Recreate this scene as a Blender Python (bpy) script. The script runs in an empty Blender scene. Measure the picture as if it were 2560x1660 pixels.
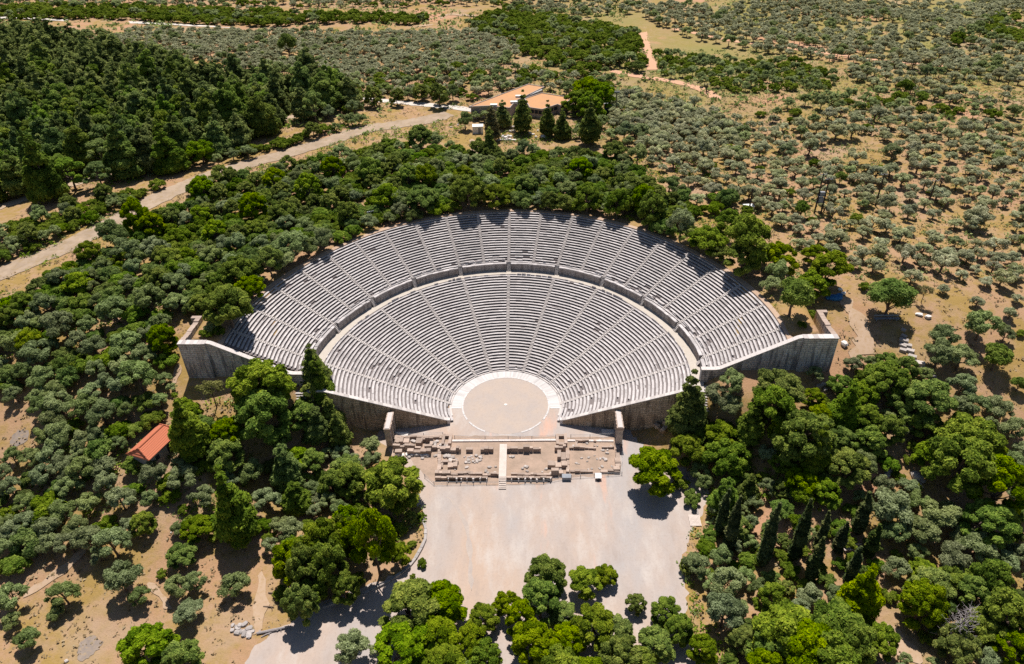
import bpy, bmesh, math, random
import numpy as np
from mathutils import Vector, Matrix
R = math.radians
rnd = random.Random(7)
rng = np.random.default_rng(7)
SC = bpy.context.scene
COL = SC.collection
PX, PY = 2560.0, 1660.0

# ------------------------------------------------------------------ camera
CX, CY, CZ, PIT, YAW, ROL, FOC = 6.15761, -129.40123, 112.56094, 0.61762, -0.03338, -0.02285, 1850.0
CP = np.array([CX, CY, CZ])
FW = np.array([math.sin(YAW)*math.cos(PIT), math.cos(YAW)*math.cos(PIT), -math.sin(PIT)])
_rt = np.array([math.cos(YAW), -math.sin(YAW), 0.0]); _up = np.cross(_rt, FW)
RT = _rt*math.cos(ROL)+_up*math.sin(ROL); UP = -_rt*math.sin(ROL)+_up*math.cos(ROL)
cam = bpy.data.cameras.new("camera"); camo = bpy.data.objects.new("camera", cam); COL.objects.link(camo)
cam.sensor_width = 36.0; cam.lens = FOC/PX*36.0; cam.clip_end = 6000; cam.clip_start = 1.0
M = Matrix.Identity(4)
for i in range(3):
    M[i][0] = RT[i]; M[i][1] = UP[i]; M[i][2] = -FW[i]; M[i][3] = CP[i]
camo.matrix_world = M
SC.camera = camo

def at(px, py, z):
    """world point at height z that the photograph shows at pixel px, py"""
    d = FW*FOC+RT*(px-PX/2)-UP*(py-PY/2)
    return CP+d*((z-CZ)/d[2])
def proj(x, y, z):
    p = np.stack([np.asarray(x)-CX, np.asarray(y)-CY, np.asarray(z)-CZ], -1)
    d = p@FW
    return PX/2+FOC*(p@RT)/d, PY/2-FOC*(p@UP)/d, d

# ------------------------------------------------------------------ terrain
def sst(t):
    t = np.clip(t, 0, 1); return t*t*(3-2*t)
def dr_(th):
    return 2.8*sst((np.abs(th)-R(50))/R(45))
def yend(x):
    ax = np.abs(x)
    return np.where(ax < 40.5, -5.9-0.125*(np.clip(ax, 12.6, 40)-12.6), -5.2)
def T(x, y):
    x = np.asarray(x, float); y = np.asarray(y, float)
    ax = np.abs(x)
    r = np.hypot(x, y); th = np.arctan2(x, y)
    def low(yy):
        side = 21*sst((yy+62)/88)
        hw = 28+13*sst((-y-9)/16); return side*sst((ax-hw)/22)
    z = low(np.where(ax < 60, np.minimum(y, np.maximum(-6, (ax-50)*3)), y))
    rim = 56.5+dr_(th)
    w = sst((r-(rim-3.0))/3.0)
    ins = sst((y+1.5)/4.0)
    hi = np.maximum(21*sst((y+62)/88), 21.2*(1-sst((r-66)/14))*sst((y-1)/6))
    zz = hi*w+z*(1-w)
    z = np.where(y > -6, zz*ins+z*(1-ins), z)
    z = np.where((r > rim) & (y > 5), hi, z)
    # gentle swells on the plateau
    far = sst((r-75)/60)
    z = z+far*(1.3*np.sin(x*0.031+1.0)*np.cos(y*0.027)+0.8*np.sin(x*0.07+y*0.05))*sst((y+40)/60)
    z = z-4.5*sst((y-150)/200)
    tr = (ax > 58.8) & (ax < 66.9) & (y > -3.2-np.where(x < 0, 1.2, 0)) & (y < 16)
    z = np.where(tr, np.maximum(z, 21.6), z)
    return z
def Ts(x, y): return float(T(np.array([x]), np.array([y]))[0])
def ground(px, py):
    z = 10.0
    for _ in range(60):
        p = at(px, py, z); z = 0.5*z+0.5*Ts(p[0], p[1])
    return np.array([p[0], p[1], Ts(p[0], p[1])])
K = 2560/2380.0
CROP = dict(A=(0, 0), B=(850, 0), C=(1700, 0), D=(0, 550), E=(850, 550), F=(1700, 550), G=(0, 1100), H=(850, 1100), I=(1700, 1100))
def cp(c, x, y):
    o = CROP[c]; return o[0]+x*860/2370.0, o[1]+y*860/2370.0

# ------------------------------------------------------------------ node helper
class NT:
    def __init__(s, m):
        m.use_nodes = True; s.t = m.node_tree; s.t.nodes.clear()
    def n(s, typ, **kw):
        nd = s.t.nodes.new(typ)
        for k, v in kw.items():
            if k.startswith('i_'):
                key = k[2:]; key = int(key) if key.isdigit() else key.replace('_', ' ')
                sock = nd.inputs[key]
                if hasattr(v, 'is_linked') or isinstance(v, bpy.types.NodeSocket): s.t.links.new(v, sock)
                else: sock.default_value = v
            else: setattr(nd, k, v)
        return nd
    def link(s, a, b): s.t.links.new(a, b)
    def noise(s, vec, scale, detail=4, rough=0.55):
        return s.n('ShaderNodeTexNoise', i_Vector=vec, i_Scale=scale, i_Detail=detail, i_Roughness=rough).outputs[0]
    def ramp(s, fac, stops):
        nd = s.n('ShaderNodeValToRGB'); s.link(fac, nd.inputs[0])
        e = nd.color_ramp.elements
        while len(e) < len(stops): e.new(0.5)
        for i, (p, c) in enumerate(stops):
            e[i].position = p; e[i].color = (c[0], c[1], c[2], 1) if hasattr(c, '__len__') else (c, c, c, 1)
        return nd.outputs[0]
    def mix(s, f, a, b, mode='MIX'):
        nd = s.n('ShaderNodeMixRGB', blend_type=mode)
        for sock, v in zip(nd.inputs, (f, a, b)):
            if isinstance(v, bpy.types.NodeSocket): s.link(v, sock)
            elif hasattr(v, '__len__'): sock.default_value = (v[0], v[1], v[2], 1)
            else: sock.default_value = v
        return nd.outputs[0]
    def math(s, op, a, b=0.0, clamp=False):
        nd = s.n('ShaderNodeMath', operation=op, use_clamp=clamp)
        for sock, v in zip(nd.inputs, (a, b)):
            if isinstance(v, bpy.types.NodeSocket): s.link(v, sock)
            else: sock.default_value = v
        return nd.outputs[0]
    def pos(s): return s.n('ShaderNodeNewGeometry').outputs['Position']
    def obj(s): return s.n('ShaderNodeTexCoord').outputs['Object']
    def attr(s, name): return s.n('ShaderNodeAttribute', attribute_name=name).outputs['Fac']
    def rand(s): return s.n('ShaderNodeObjectInfo').outputs['Random']
    def bump(s, h, strength, dist=0.1):
        return s.n('ShaderNodeBump', i_Height=h, i_Strength=strength, i_Distance=dist).outputs[0]
    def out(s, col, rough=0.9, bump=None, spec=0.2, metal=0.0):
        b = s.n('ShaderNodeBsdfPrincipled')
        for k, v in (('Base Color', col), ('Roughness', rough), ('Specular IOR Level', spec), ('Metallic', metal)):
            if isinstance(v, bpy.types.NodeSocket): s.link(v, b.inputs[k])
            elif hasattr(v, '__len__'): b.inputs[k].default_value = (v[0], v[1], v[2], 1)
            else: b.inputs[k].default_value = v
        if bump is not None: s.link(bump, b.inputs['Normal'])
        o = s.n('ShaderNodeOutputMaterial'); s.link(b.outputs[0], o.inputs[0])
MAT = {}
def material(name):
    m = bpy.data.materials.new(name); MAT[name] = m; return NT(m)

def stone(name, c1, c2, stain=(0.3, 0.27, 0.25), tone=True, scale=1.0, stain_amt=0.5, bump=0.5):
    t = material(name); p = t.pos()
    a = t.noise(p, 0.9*scale, 5); f = t.noise(p, 6.0*scale, 4, 0.65)
    col = t.mix(a, c1, c2)
    st = t.ramp(f, [(0.48, 0), (0.72, 1)])
    col = t.mix(t.math('MULTIPLY', st, stain_amt), col, stain)
    if tone:
        g = t.attr('tone')
        col = t.mix(1.0, col, t.ramp(g, [(0.0, 0.70), (1.0, 1.12)]), 'MULTIPLY')
    t.out(col, 0.9, t.bump(f, bump, 0.05))
stone('seat_stone', (0.575, 0.53, 0.515), (0.475, 0.435, 0.42), (0.25, 0.215, 0.20), stain_amt=.6)
stone('step_stone', (0.54, 0.49, 0.46), (0.43, 0.385, 0.36), (0.25, 0.2, 0.17))
stone('seat_footing', (0.24, 0.205, 0.195), (0.17, 0.145, 0.14), (0.10, 0.08, 0.08), tone=False)  # dark trough soil, made darker still to deepen the shade lines between rows
stone('walkway_stone', (0.53, 0.47, 0.41), (0.42, 0.37, 0.31), (0.33, 0.27, 0.2), tone=False, scale=.6)
stone('coping_stone', (0.62, 0.56, 0.52), (0.54, 0.48, 0.45), (0.3, 0.26, 0.24))
stone('ruin_stone', (0.52, 0.41, 0.34), (0.34, 0.245, 0.19), (0.15, 0.095, 0.07), scale=1.5)
stone('gate_stone', (0.55, 0.47, 0.40), (0.47, 0.39, 0.33), (0.25, 0.2, 0.16))
stone('white_slab', (0.72, 0.67, 0.62), (0.66, 0.6, 0.55), (0.5, 0.44, 0.4), tone=False)
stone('rock', (0.5, 0.44, 0.40), (0.4, 0.34, 0.3), (0.2, 0.17, 0.15), scale=1.4)
stone('kerb_stone', (0.46, 0.41, 0.38), (0.36, 0.32, 0.3), (0.2, 0.17, 0.15), scale=1.4)
# coursed masonry for the retaining walls: courses in world height
def masonry(name, c1, c2, dark):
    t = material(name); p = t.pos()
    sx = t.n('ShaderNodeSeparateXYZ', i_Vector=p)
    cb = t.n('ShaderNodeCombineXYZ', i_0=sx.outputs[0], i_1=sx.outputs[2], i_2=0.0)
    br = t.n('ShaderNodeTexBrick', i_Vector=cb.outputs[0], i_Scale=1.0, i_Mortar_Size=0.04, i_Mortar_Smooth=0.3, i_Bias=0.0,
             i_Brick_Width=1.3, i_Row_Height=0.52, i_Color1=(*c1, 1), i_Color2=(*c2, 1), i_Mortar=(*dark, 1))
    a = t.noise(p, 0.35, 5); f = t.noise(p, 3.5, 5, 0.7)
    sc = t.n('ShaderNodeMapping', i_Vector=p, i_Scale=(1.3, 1.3, 0.16))
    streak = t.noise(sc.outputs[0], 1.0, 3)
    col = t.mix(t.ramp(a, [(0.4, 0), (0.68, 0.55)]), br.outputs[0], (c1[0]*0.62, c1[1]*0.52, c1[2]*0.42))
    col = t.mix(t.ramp(streak, [(0.50, 0), (0.62, 0.8)]), col, dark)
    col = t.mix(t.ramp(f, [(0.47, 0), (0.7, 0.6)]), col, dark)
    t.out(col, 0.92, t.bump(t.math('ADD', br.outputs[1], t.math('MULTIPLY', f, -1.2)), 0.6, 0.08))
masonry('upper_masonry', (0.68, 0.65, 0.64), (0.50, 0.48, 0.48), (0.15, 0.14, 0.15))
masonry('lower_masonry', (0.64, 0.51, 0.38), (0.43, 0.33, 0.23), (0.16, 0.12, 0.09))
masonry('podium_masonry', (0.46, 0.42, 0.40), (0.38, 0.34, 0.33), (0.2, 0.17, 0.16))

def ground_mat():
    t = material('dry_ground'); p = t.pos()
    sx = t.n('ShaderNodeSeparateXYZ', i_Vector=p)
    big = t.noise(p, 0.018, 3); mid = t.noise(p, 0.075, 5, 0.6); sm = t.noise(p, 0.5, 6, 0.65); fine = t.noise(p, 3.2, 4, 0.7)
    soil = t.mix(t.ramp(mid, [(0.35, 0), (0.65, 1)]), (0.36, 0.21, 0.115), (0.37, 0.25, 0.155))
    grass = t.mix(sm, (0.34, 0.215, 0.068), (0.27, 0.18, 0.055))
    col = t.mix(t.ramp(t.math('ADD', t.math('MULTIPLY', mid, 0.6), t.math('MULTIPLY', sm, 0.4)), [(0.44, 0), (0.56, 1)]), soil, grass)
    # green spring grass on the far right plain
    far = t.n('ShaderNodeMapRange', i_Value=sx.outputs[1], i_1=90.0, i_2=190.0).outputs[0]
    rgt = t.n('ShaderNodeMapRange', i_Value=sx.outputs[0], i_1=-40.0, i_2=70.0).outputs[0]
    gm = t.math('MULTIPLY', t.math('MULTIPLY', far, rgt), t.ramp(big, [(0.38, 0.25), (0.6, 0.95)]))
    col = t.mix(gm, col, t.mix(sm, (0.26, 0.22, 0.065), (0.19, 0.18, 0.05)))
    mott = t.noise(t.n('ShaderNodeMapping', i_Vector=p, i_Location=(11, 71, 0)).outputs[0], 0.16, 6, 0.7)
    col = t.mix(t.ramp(mott, [(0.54, 0), (0.70, 0.5)]), col, (0.25, 0.185, 0.075))
    # bare reddish patches
    red = t.ramp(t.noise(t.n('ShaderNodeMapping', i_Vector=p, i_Location=(40, 17, 0)).outputs[0], 0.03, 4), [(0.60, 0), (0.68, 0.8)])
    col = t.mix(red, col, (0.46, 0.24, 0.145))
    # trodden pale earth on the left front and right slope
    pale = t.ramp(t.noise(t.n('ShaderNodeMapping', i_Vector=p, i_Location=(90, 7, 3)).outputs[0], 0.05, 5), [(0.55, 0), (0.68, 0.6)])
    col = t.mix(pale, col, (0.36, 0.255, 0.17))
    # scattered dry thatch and pebbles
    col = t.mix(t.ramp(fine, [(0.54, 0), (0.70, 0.55)]), col, (0.22, 0.135, 0.06))
    col = t.mix(t.ramp(fine, [(0.25, 0.5), (0.38, 0)]), col, (0.46, 0.35, 0.235))
    t.out(col, 0.95, t.bump(t.math('ADD', sm, t.math('MULTIPLY', fine, 0.5)), 0.7, 0.35))
ground_mat()
def earth(name, c1, c2, c3, s1=0.25, s2=2.5, streak=False, amt=0.5, loc=(0, 0, 0)):
    t = material(name); p = t.pos()
    p1 = t.n('ShaderNodeMapping', i_Vector=p, i_Scale=(1, 0.45, 1) if streak else (1, 1, 1), i_Location=loc).outputs[0]
    a = t.noise(p1, s1, 5, 0.6); f = t.noise(p, s2, 5, 0.65)
    col = t.mix(t.ramp(a, [(0.35, 0), (0.65, 1)]), c1, c2)
    col = t.mix(t.ramp(f, [(0.5, 0), (0.75, amt)]), col, c3)
    if streak:
        p2 = t.n('ShaderNodeMapping', i_Vector=p, i_Scale=(0.9, 0.22, 1), i_Location=(3, 0, 0)).outputs[0]
        b = t.noise(p2, 0.12, 4, 0.7)
        col = t.mix(t.ramp(b, [(0.60, 0), (0.72, 0.8)]), col, (0.58, 0.34, 0.25))
        b2 = t.noise(p2, 0.3, 5, 0.7)
        col = t.mix(t.ramp(b2, [(0.52, 0), (0.68, 0.5)]), col, (0.37, 0.325, 0.30))
    t.out(col, 0.93, t.bump(f, 0.25, 0.05))
def gravel():
    t = material('gravel'); p = t.pos()
    p1 = t.n('ShaderNodeMapping', i_Vector=p, i_Scale=(1, .5, 1)).outputs[0]
    a = t.noise(p1, 0.055, 5, .6); m = t.noise(t.n('ShaderNodeMapping', i_Vector=p, i_Scale=(1, .35, 1), i_Location=(7, 3, 0)).outputs[0], 0.22, 6, .65); f = t.noise(p, 2.2, 5, .7)
    col = t.mix(t.ramp(a, [(.38, 0), (.62, 1)]), (.43, .32, .25), (.365, .325, .305))
    col = t.mix(t.ramp(m, [(.50, 0), (.66, .75)]), col, (.475, .415, .37))
    col = t.mix(t.ramp(m, [(.30, .6), (.44, 0)]), col, (.30, .24, .205))
    p2 = t.n('ShaderNodeMapping', i_Vector=p, i_Scale=(.9, .2, 1), i_Location=(3, 0, 0)).outputs[0]
    b = t.noise(p2, .13, 4, .7)
    col = t.mix(t.ramp(b, [(.60, 0), (.70, .75)]), col, (.55, .33, .24))
    col = t.mix(t.ramp(f, [(.5, 0), (.72, .4)]), col, (.28, .22, .18))
    t.out(col, .93, t.bump(f, .3, .05))
gravel()
earth('orchestra_earth', (0.43, 0.345, 0.285), (0.385, 0.325, 0.29), (0.34, 0.265, 0.21), 0.25, 1.6, amt=0.5)
earth('ruin_earth', (0.40, 0.285, 0.215), (0.30, 0.22, 0.165), (0.20, 0.14, 0.10), 0.4, 2.5)
earth('road_dirt', (0.38, 0.285, 0.205), (0.29, 0.215, 0.15), (0.28, 0.19, 0.085), 0.35, 0.8, amt=.85)
earth('track_dirt', (0.44, 0.33, 0.24), (0.38, 0.28, 0.19), (0.30, 0.2, 0.1), 0.2, 1.0, amt=.6)
earth('road_pale', (0.60, 0.54, 0.49), (0.52, 0.46, 0.4), (0.42, 0.34, 0.26), 0.2, 1.5)
earth('road_red', (0.56, 0.31, 0.19), (0.50, 0.30, 0.19), (0.38, 0.2, 0.1), 0.2, 1.5)
earth('path_dirt', (0.42, 0.30, 0.21), (0.38, 0.26, 0.165), (0.33, 0.21, 0.10), 0.3, 1.5, amt=.8)
earth('gravel_damp', (0.36, 0.30, 0.265), (0.40, 0.33, 0.28), (0.47, 0.39, 0.34), 0.5, 1.5, amt=.8)
earth('red_fill', (0.47, 0.34, 0.25), (0.40, 0.28, 0.2), (0.28, 0.19, 0.1), 0.3, 2.0)
earth('ash', (0.27, 0.215, 0.175), (0.21, 0.17, 0.145), (0.36, 0.25, 0.14), 0.9, 2.0, amt=.9)
stone('marble_paving', (0.60, 0.565, 0.545), (0.53, 0.49, 0.465), (0.38, 0.33, 0.295), stain_amt=.45, bump=.2)
earth('roof_felt', (0.52, 0.27, 0.12), (0.46, 0.25, 0.13), (0.34, 0.2, 0.14), 0.18, 1.5)
earth('plaster', (0.42, 0.36, 0.32), (0.36, 0.3, 0.27), (0.26, 0.2, 0.17), 0.5, 2.0)
earth('white_paint', (0.80, 0.79, 0.77), (0.76, 0.75, 0.73), (0.6, 0.58, 0.55), 0.5, 3.0, amt=0.25)
earth('pale_timber', (0.62, 0.53, 0.47), (0.55, 0.46, 0.40), (0.36, 0.28, 0.22), 0.8, 5.0)
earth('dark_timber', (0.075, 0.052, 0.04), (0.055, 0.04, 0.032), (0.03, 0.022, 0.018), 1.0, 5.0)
earth('grey_metal', (0.30, 0.31, 0.33), (0.25, 0.26, 0.28), (0.15, 0.14, 0.14), 1.0, 5.0)
earth('dark_metal', (0.05, 0.05, 0.055), (0.04, 0.04, 0.045), (0.08, 0.06, 0.05), 1.0, 5.0)
earth('blue_plastic', (0.03, 0.13, 0.32), (0.04, 0.17, 0.36), (0.1, 0.2, 0.3), 1.0, 5.0)
earth('bark', (0.16, 0.115, 0.085), (0.11, 0.078, 0.058), (0.05, 0.036, 0.028), 1.0, 6.0)
earth('dead_wood', (0.34, 0.30, 0.29), (0.26, 0.23, 0.225), (0.14, 0.12, 0.115), 1.0, 6.0)
earth('dark_glass', (0.02, 0.025, 0.04), (0.03, 0.035, 0.05), (0.02, 0.02, 0.03), 1.0, 6.0)
def tile_mat():
    t = material('roof_tile'); p = t.obj()
    w = t.n('ShaderNodeTexWave', wave_type='BANDS', bands_direction='X', i_Vector=p, i_Scale=1.1, i_Distortion=0.3)
    w2 = t.n('ShaderNodeTexWave', wave_type='BANDS', bands_direction='Z', i_Vector=p, i_Scale=1.6, i_Distortion=0.5)
    f = t.noise(p, 2.5, 4)
    col = t.mix(f, (0.62, 0.20, 0.105), (0.54, 0.17, 0.09))
    col = t.mix(t.ramp(w.outputs[1], [(0.05, 0.8), (0.3, 0)]), col, (0.26, 0.07, 0.04))
    col = t.mix(t.ramp(w2.outputs[1], [(0.03, 0.6), (0.2, 0)]), col, (0.3, 0.09, 0.05))
    t.out(col, 0.85, t.bump(w.outputs[1], 0.6, 0.06))
tile_mat()

def leaf(name, dark, light, tip, trans=0.22, var=0.25):
    t = material(name)
    g = t.attr('tone')
    col = t.ramp(g, [(0.0, dark), (0.55, light), (1.0, tip)])
    r = t.rand()
    hs = t.n('ShaderNodeHueSaturation', i_Hue=t.math('ADD', 0.485, t.math('MULTIPLY', r, 0.03)), i_Saturation=t.math('ADD', 0.85, t.math('MULTIPLY', t.math('FRACT', t.math('MULTIPLY', r, 7.31)), 0.3)),
             i_Value=t.math('ADD', 1.0-var, t.math('MULTIPLY', t.math('FRACT', t.math('MULTIPLY', r, 13.7)), 2*var)), i_Color=col)
    d = t.n('ShaderNodeBsdfDiffuse', i_Color=hs.outputs[0])
    tr = t.n('ShaderNodeBsdfTranslucent', i_Color=hs.outputs[0])
    mx = t.n('ShaderNodeMixShader', i_0=trans, i_1=d.outputs[0], i_2=tr.outputs[0])
    o = t.n('ShaderNodeOutputMaterial'); t.link(mx.outputs[0], o.inputs[0])
leaf('pine_needles', (0.060, 0.098, 0.012), (0.175, 0.250, 0.026), (0.32, 0.385, 0.045), .38, .16)
leaf('forest_needles', (0.075, 0.115, 0.026), (0.20, 0.275, 0.058), (0.34, 0.41, 0.09), .45, .2)
leaf('wild_olive_leaves', (0.115, 0.15, 0.052), (0.275, 0.325, 0.130), (0.44, 0.50, 0.235), .42, .22)
leaf('olive_leaves', (0.24, 0.25, 0.125), (0.46, 0.465, 0.255), (0.63, 0.625, 0.39), .40, .22)
leaf('shrub_leaves', (0.060, 0.105, 0.016), (0.160, 0.235, 0.036), (0.29, 0.355, 0.07), .42, .24)
leaf('cypress_needles', (0.030, 0.044, 0.015), (0.066, 0.088, 0.028), (0.17, 0.18, 0.055), .2, .15)
leaf('yellow_leaves', (0.15, 0.14, 0.045), (0.25, 0.24, 0.08), (0.36, 0.34, 0.12), .36)
leaf('straw', (0.28, 0.19, 0.085), (0.41, 0.30, 0.145), (0.52, 0.41, 0.23), trans=0.3)
# ------------------------------------------------------------------ mesh helpers
def link(o, parent=None):
    COL.objects.link(o)
    if parent is not None: o.parent = parent
    return o
def tag(o, label=None, cat=None, group=None, kind=None):
    if label: o['label'] = label
    if cat: o['category'] = cat
    if group: o['group'] = group
    if kind: o['kind'] = kind
    return o
def thing(name, label, cat, loc=(0, 0, 0), rz=0.0, group=None):
    o = bpy.data.objects.new(name, None); o.empty_display_size = 0.3
    o.location = loc; o.rotation_euler = (0, 0, rz)
    return tag(link(o), label, cat, group)
def mesh_obj(name, me, parent=None):
    o = bpy.data.objects.new(name, me); return link(o, parent)

class MB:
    """collects solids and builds them as one mesh object"""
    def __init__(s): s.v = []; s.f = []; s.t = []; s.m = []; s.mi = 0
    def _add(s, vs, fs, tone=None):
        b = len(s.v); s.v += [tuple(map(float, q)) for q in vs]
        s.f += [tuple(b+i for i in f) for f in fs]; s.m += [s.mi]*len(fs)
        t = rnd.random() if tone is None else tone
        s.t += [t]*len(vs); return s
    def hexa(s, bot, top, tone=None):
        n = len(bot)
        fs = [tuple(range(n-1, -1, -1)), tuple(range(n, 2*n))]+[(i, (i+1) % n, n+(i+1) % n, n+i) for i in range(n)]
        return s._add(list(bot)+list(top), fs, tone)
    def box(s, c, d, rz=0.0, tone=None, taper=0.0, jit=0.0, tilt=0.0):
        """c = centre of the base, d = full sizes"""
        ca, sa = math.cos(rz), math.sin(rz); B = []; Tp = []
        for k, (a, b) in enumerate(((-.5, -.5), (.5, -.5), (.5, .5), (-.5, .5))):
            x, y = a*d[0], b*d[1]
            j = [rnd.uniform(-jit, jit) for _ in range(5)]
            B.append((c[0]+(x+j[0])*ca-y*sa, c[1]+(x+j[0])*sa+y*ca, c[2]))
            x2, y2 = x*(1-taper)+j[1], y*(1-taper)+j[2]
            Tp.append((c[0]+x2*ca-y2*sa, c[1]+x2*sa+y2*ca, c[2]+d[2]+j[3]+tilt*x))
        return s.hexa(B, Tp, tone)
    def prism(s, poly, z0, z1, tone=None):
        return s.hexa([(p[0], p[1], z0) for p in poly], [(p[0], p[1], z1) for p in poly], tone)
    def seg(s, a, b, wdt, z0a, z1a, z0b, z1b, tone=None):
        """wall piece from a to b (plan), width wdt, own bottom and top at each end"""
        a = np.array(a[:2], float); b = np.array(b[:2], float); d = b-a; L = np.hypot(*d); n = np.array([-d[1], d[0]])/L*wdt/2
        P = [(a+n, z0a, z1a), (a-n, z0a, z1a), (b-n, z0b, z1b), (b+n, z0b, z1b)]
        return s.hexa([(*p, z) for p, z, _ in P], [(*p, z) for p, _, z in P], tone)
    def tube(s, pts, rad, n=6, tone=None):
        pts = [Vector(p) for p in pts]; vs = []; fs = []
        for i, p in enumerate(pts):
            d = (pts[min(i+1, len(pts)-1)]-pts[max(i-1, 0)]).normalized()
            a = d.orthogonal().normalized(); b = d.cross(a)
            for k in range(n):
                t = 2*math.pi*k/n; vs.append(p+(a*math.cos(t)+b*math.sin(t))*rad[i])
        for i in range(len(pts)-1):
            for k in range(n): fs.append((i*n+k, i*n+(k+1) % n, (i+1)*n+(k+1) % n, (i+1)*n+k))
        fs.append(tuple(range(n-1, -1, -1))); fs.append(tuple((len(pts)-1)*n+k for k in range(n)))
        return s._add(vs, fs, tone)
    def rock(s, c, d, rz=0.0, tone=None, seed=None):
        """rough boulder: cube-sphere pushed about"""
        vs, fs = CUBESPH; r = random.Random(rnd.random() if seed is None else seed)
        ca, sa = math.cos(rz), math.sin(rz); out = []
        for q in vs:
            k = 1+r.uniform(-0.16, 0.16)
            q2 = [math.copysign(abs(v)**0.72, v) for v in q]
            x, y, z = q2[0]*d[0]/2*k, q2[1]*d[1]/2*k, (q2[2]*0.5*k+0.40)*d[2]
            out.append((c[0]+x*ca-y*sa, c[1]+x*sa+y*ca, c[2]+z))
        return s._add(out, fs, tone)
    def build(s, name, mats, parent=None, smooth=False):
        me = bpy.data.meshes.new(name); me.from_pydata(s.v, [], s.f)
        for m in (mats if isinstance(mats, (list, tuple)) else [mats]): me.materials.append(MAT[m])
        a = me.attributes.new('tone', 'FLOAT', 'POINT'); a.data.foreach_set('value', np.array(s.t, np.float32))
        if any(s.m): me.polygons.foreach_set('material_index', np.array(s.m, np.int32))
        if smooth: me.polygons.foreach_set('use_smooth', np.ones(len(me.polygons), bool))
        me.update(); return mesh_obj(name, me, parent)
def cubesph(n=2):
    idx = {}; vs = []; fs = []
    def vid(p):
        k = tuple(round(q, 4) for q in p)
        if k not in idx: idx[k] = len(vs); q = np.array(p); vs.append(tuple(q/np.linalg.norm(q)))
        return idx[k]
    for ax in range(3):
        for sg in (-1, 1):
            for i in range(n):
                for j in range(n):
                    q = []
                    for (a, b) in ((i, j), (i+1, j), (i+1, j+1), (i, j+1)):
                        p = [0, 0, 0]; p[ax] = sg; p[(ax+1) % 3] = 2*a/n-1; p[(ax+2) % 3] = 2*b/n-1; q.append(vid(p))
                    fs.append(tuple(q) if sg > 0 else tuple(q[::-1]))
    return vs, fs
CUBESPH = cubesph(2)
def np_mesh(name, V, F, tone, mats, midx=None):
    me = bpy.data.meshes.new(name)
    V = np.asarray(V, np.float32); F = np.asarray(F, np.int32)
    me.vertices.add(len(V)); me.vertices.foreach_set('co', V.ravel())
    me.loops.add(F.size); me.loops.foreach_set('vertex_index', F.ravel())
    me.polygons.add(len(F)); me.polygons.foreach_set('loop_start', np.arange(0, F.size, 4, dtype=np.int32))
    me.polygons.foreach_set('loop_total', np.full(len(F), 4, np.int32))
    for m in mats: me.materials.append(MAT[m])
    if midx is not None: me.polygons.foreach_set('material_index', np.asarray(midx, np.int32))
    a = me.attributes.new('tone', 'FLOAT', 'POINT'); a.data.foreach_set('value', np.asarray(tone, np.float32))
    me.update(calc_edges=True); return me

# ------------------------------------------------------------------ foliage
CSV, CSF = np.array(CUBESPH[0]), np.array(CUBESPH[1])
def crown_arrays(puffs, per_area, size, core=0.72, up=0.25, tonevar=0.3, lowcut=-0.35, drop=0.0, droop=0.0):
    """puffs: rows cx,cy,cz,rx,ry,rz -> leaf quads spread through and over each puff, with a ragged core"""
    V = []; TN = []; FQ = []; base = 0
    for p in np.asarray(puffs, float):
        c, r = p[:3], p[3:6]
        n = max(8, int(per_area*(r[0]*r[1]+r[0]*r[2]+r[1]*r[2])/3*9.0))
        d = rng.normal(size=(n, 3)); d /= np.linalg.norm(d, axis=1)[:, None]
        flip = (d[:, 2] < lowcut) & (rng.random(n) < 0.85); d[flip, 2] *= -1
        # lumpy surface
        k = 0.86+0.16*np.sin(d[:, 0]*5+c[0]*3)*np.sin(d[:, 1]*5+c[1]*3)*np.cos(d[:, 2]*4+c[2])
        rad = k*(0.66+0.42*rng.random(n)**0.6)
        pos = c+d*r*rad[:, None]
        nr = d*0.9+rng.normal(size=(n, 3))*0.55; nr[:, 2] += up
        nr /= np.linalg.norm(nr, axis=1)[:, None]
        t1 = np.cross(nr, rng.normal(size=(n, 3))); t1 /= np.linalg.norm(t1, axis=1)[:, None]+1e-9
        t2 = np.cross(nr, t1)
        s = size*(0.55+0.9*rng.random(n))[:, None]; a = 0.58*s; b = 0.26*s
        q = np.stack([pos-t1*a-t2*b*0.6, pos+t1*a*0.5-t2*b, pos+t1*a+t2*b*0.6, pos-t1*a*0.5+t2*b], 1)
        if droop: q[:, 2, 2] -= droop*s[:, 0]
        V.append(q.reshape(-1, 3)); FQ.append(np.arange(4*n).reshape(n, 4)+base); base += 4*n
        tt = np.clip(0.5+rng.normal()*tonevar*0.5+rng.normal(size=n)*tonevar*0.6, 0, 1)
        TN.append(np.repeat(tt, 4))
        if core:
            cv = CSV*(1+rng.uniform(-0.15, 0.15, size=(len(CSV), 1)))*r*core+c
            V.append(cv); FQ.append(CSF+base); base += len(cv); TN.append(np.full(len(cv), 0.38))
    return np.concatenate(V), np.concatenate(FQ), np.concatenate(TN)
def tube_arrays(paths, n=5):
    V = []; F = []; base = 0
    for pts, rad in paths:
        pts = np.asarray(pts, float); m = len(pts)
        for i in range(m):
            d = pts[min(i+1, m-1)]-pts[max(i-1, 0)]; d /= np.linalg.norm(d)+1e-9
            a = np.cross(d, (0.31, 0.95, 0.05)); a /= np.linalg.norm(a)+1e-9; b = np.cross(d, a)
            for k in range(n):
                t = 2*math.pi*k/n; V.append(pts[i]+(a*math.cos(t)+b*math.sin(t))*rad[i])
        for i in range(m-1):
            for k in range(n): F.append((base+i*n+k, base+i*n+(k+1) % n, base+(i+1)*n+(k+1) % n, base+(i+1)*n+k))
        base += m*n
    return np.array(V), np.array(F)
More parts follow.
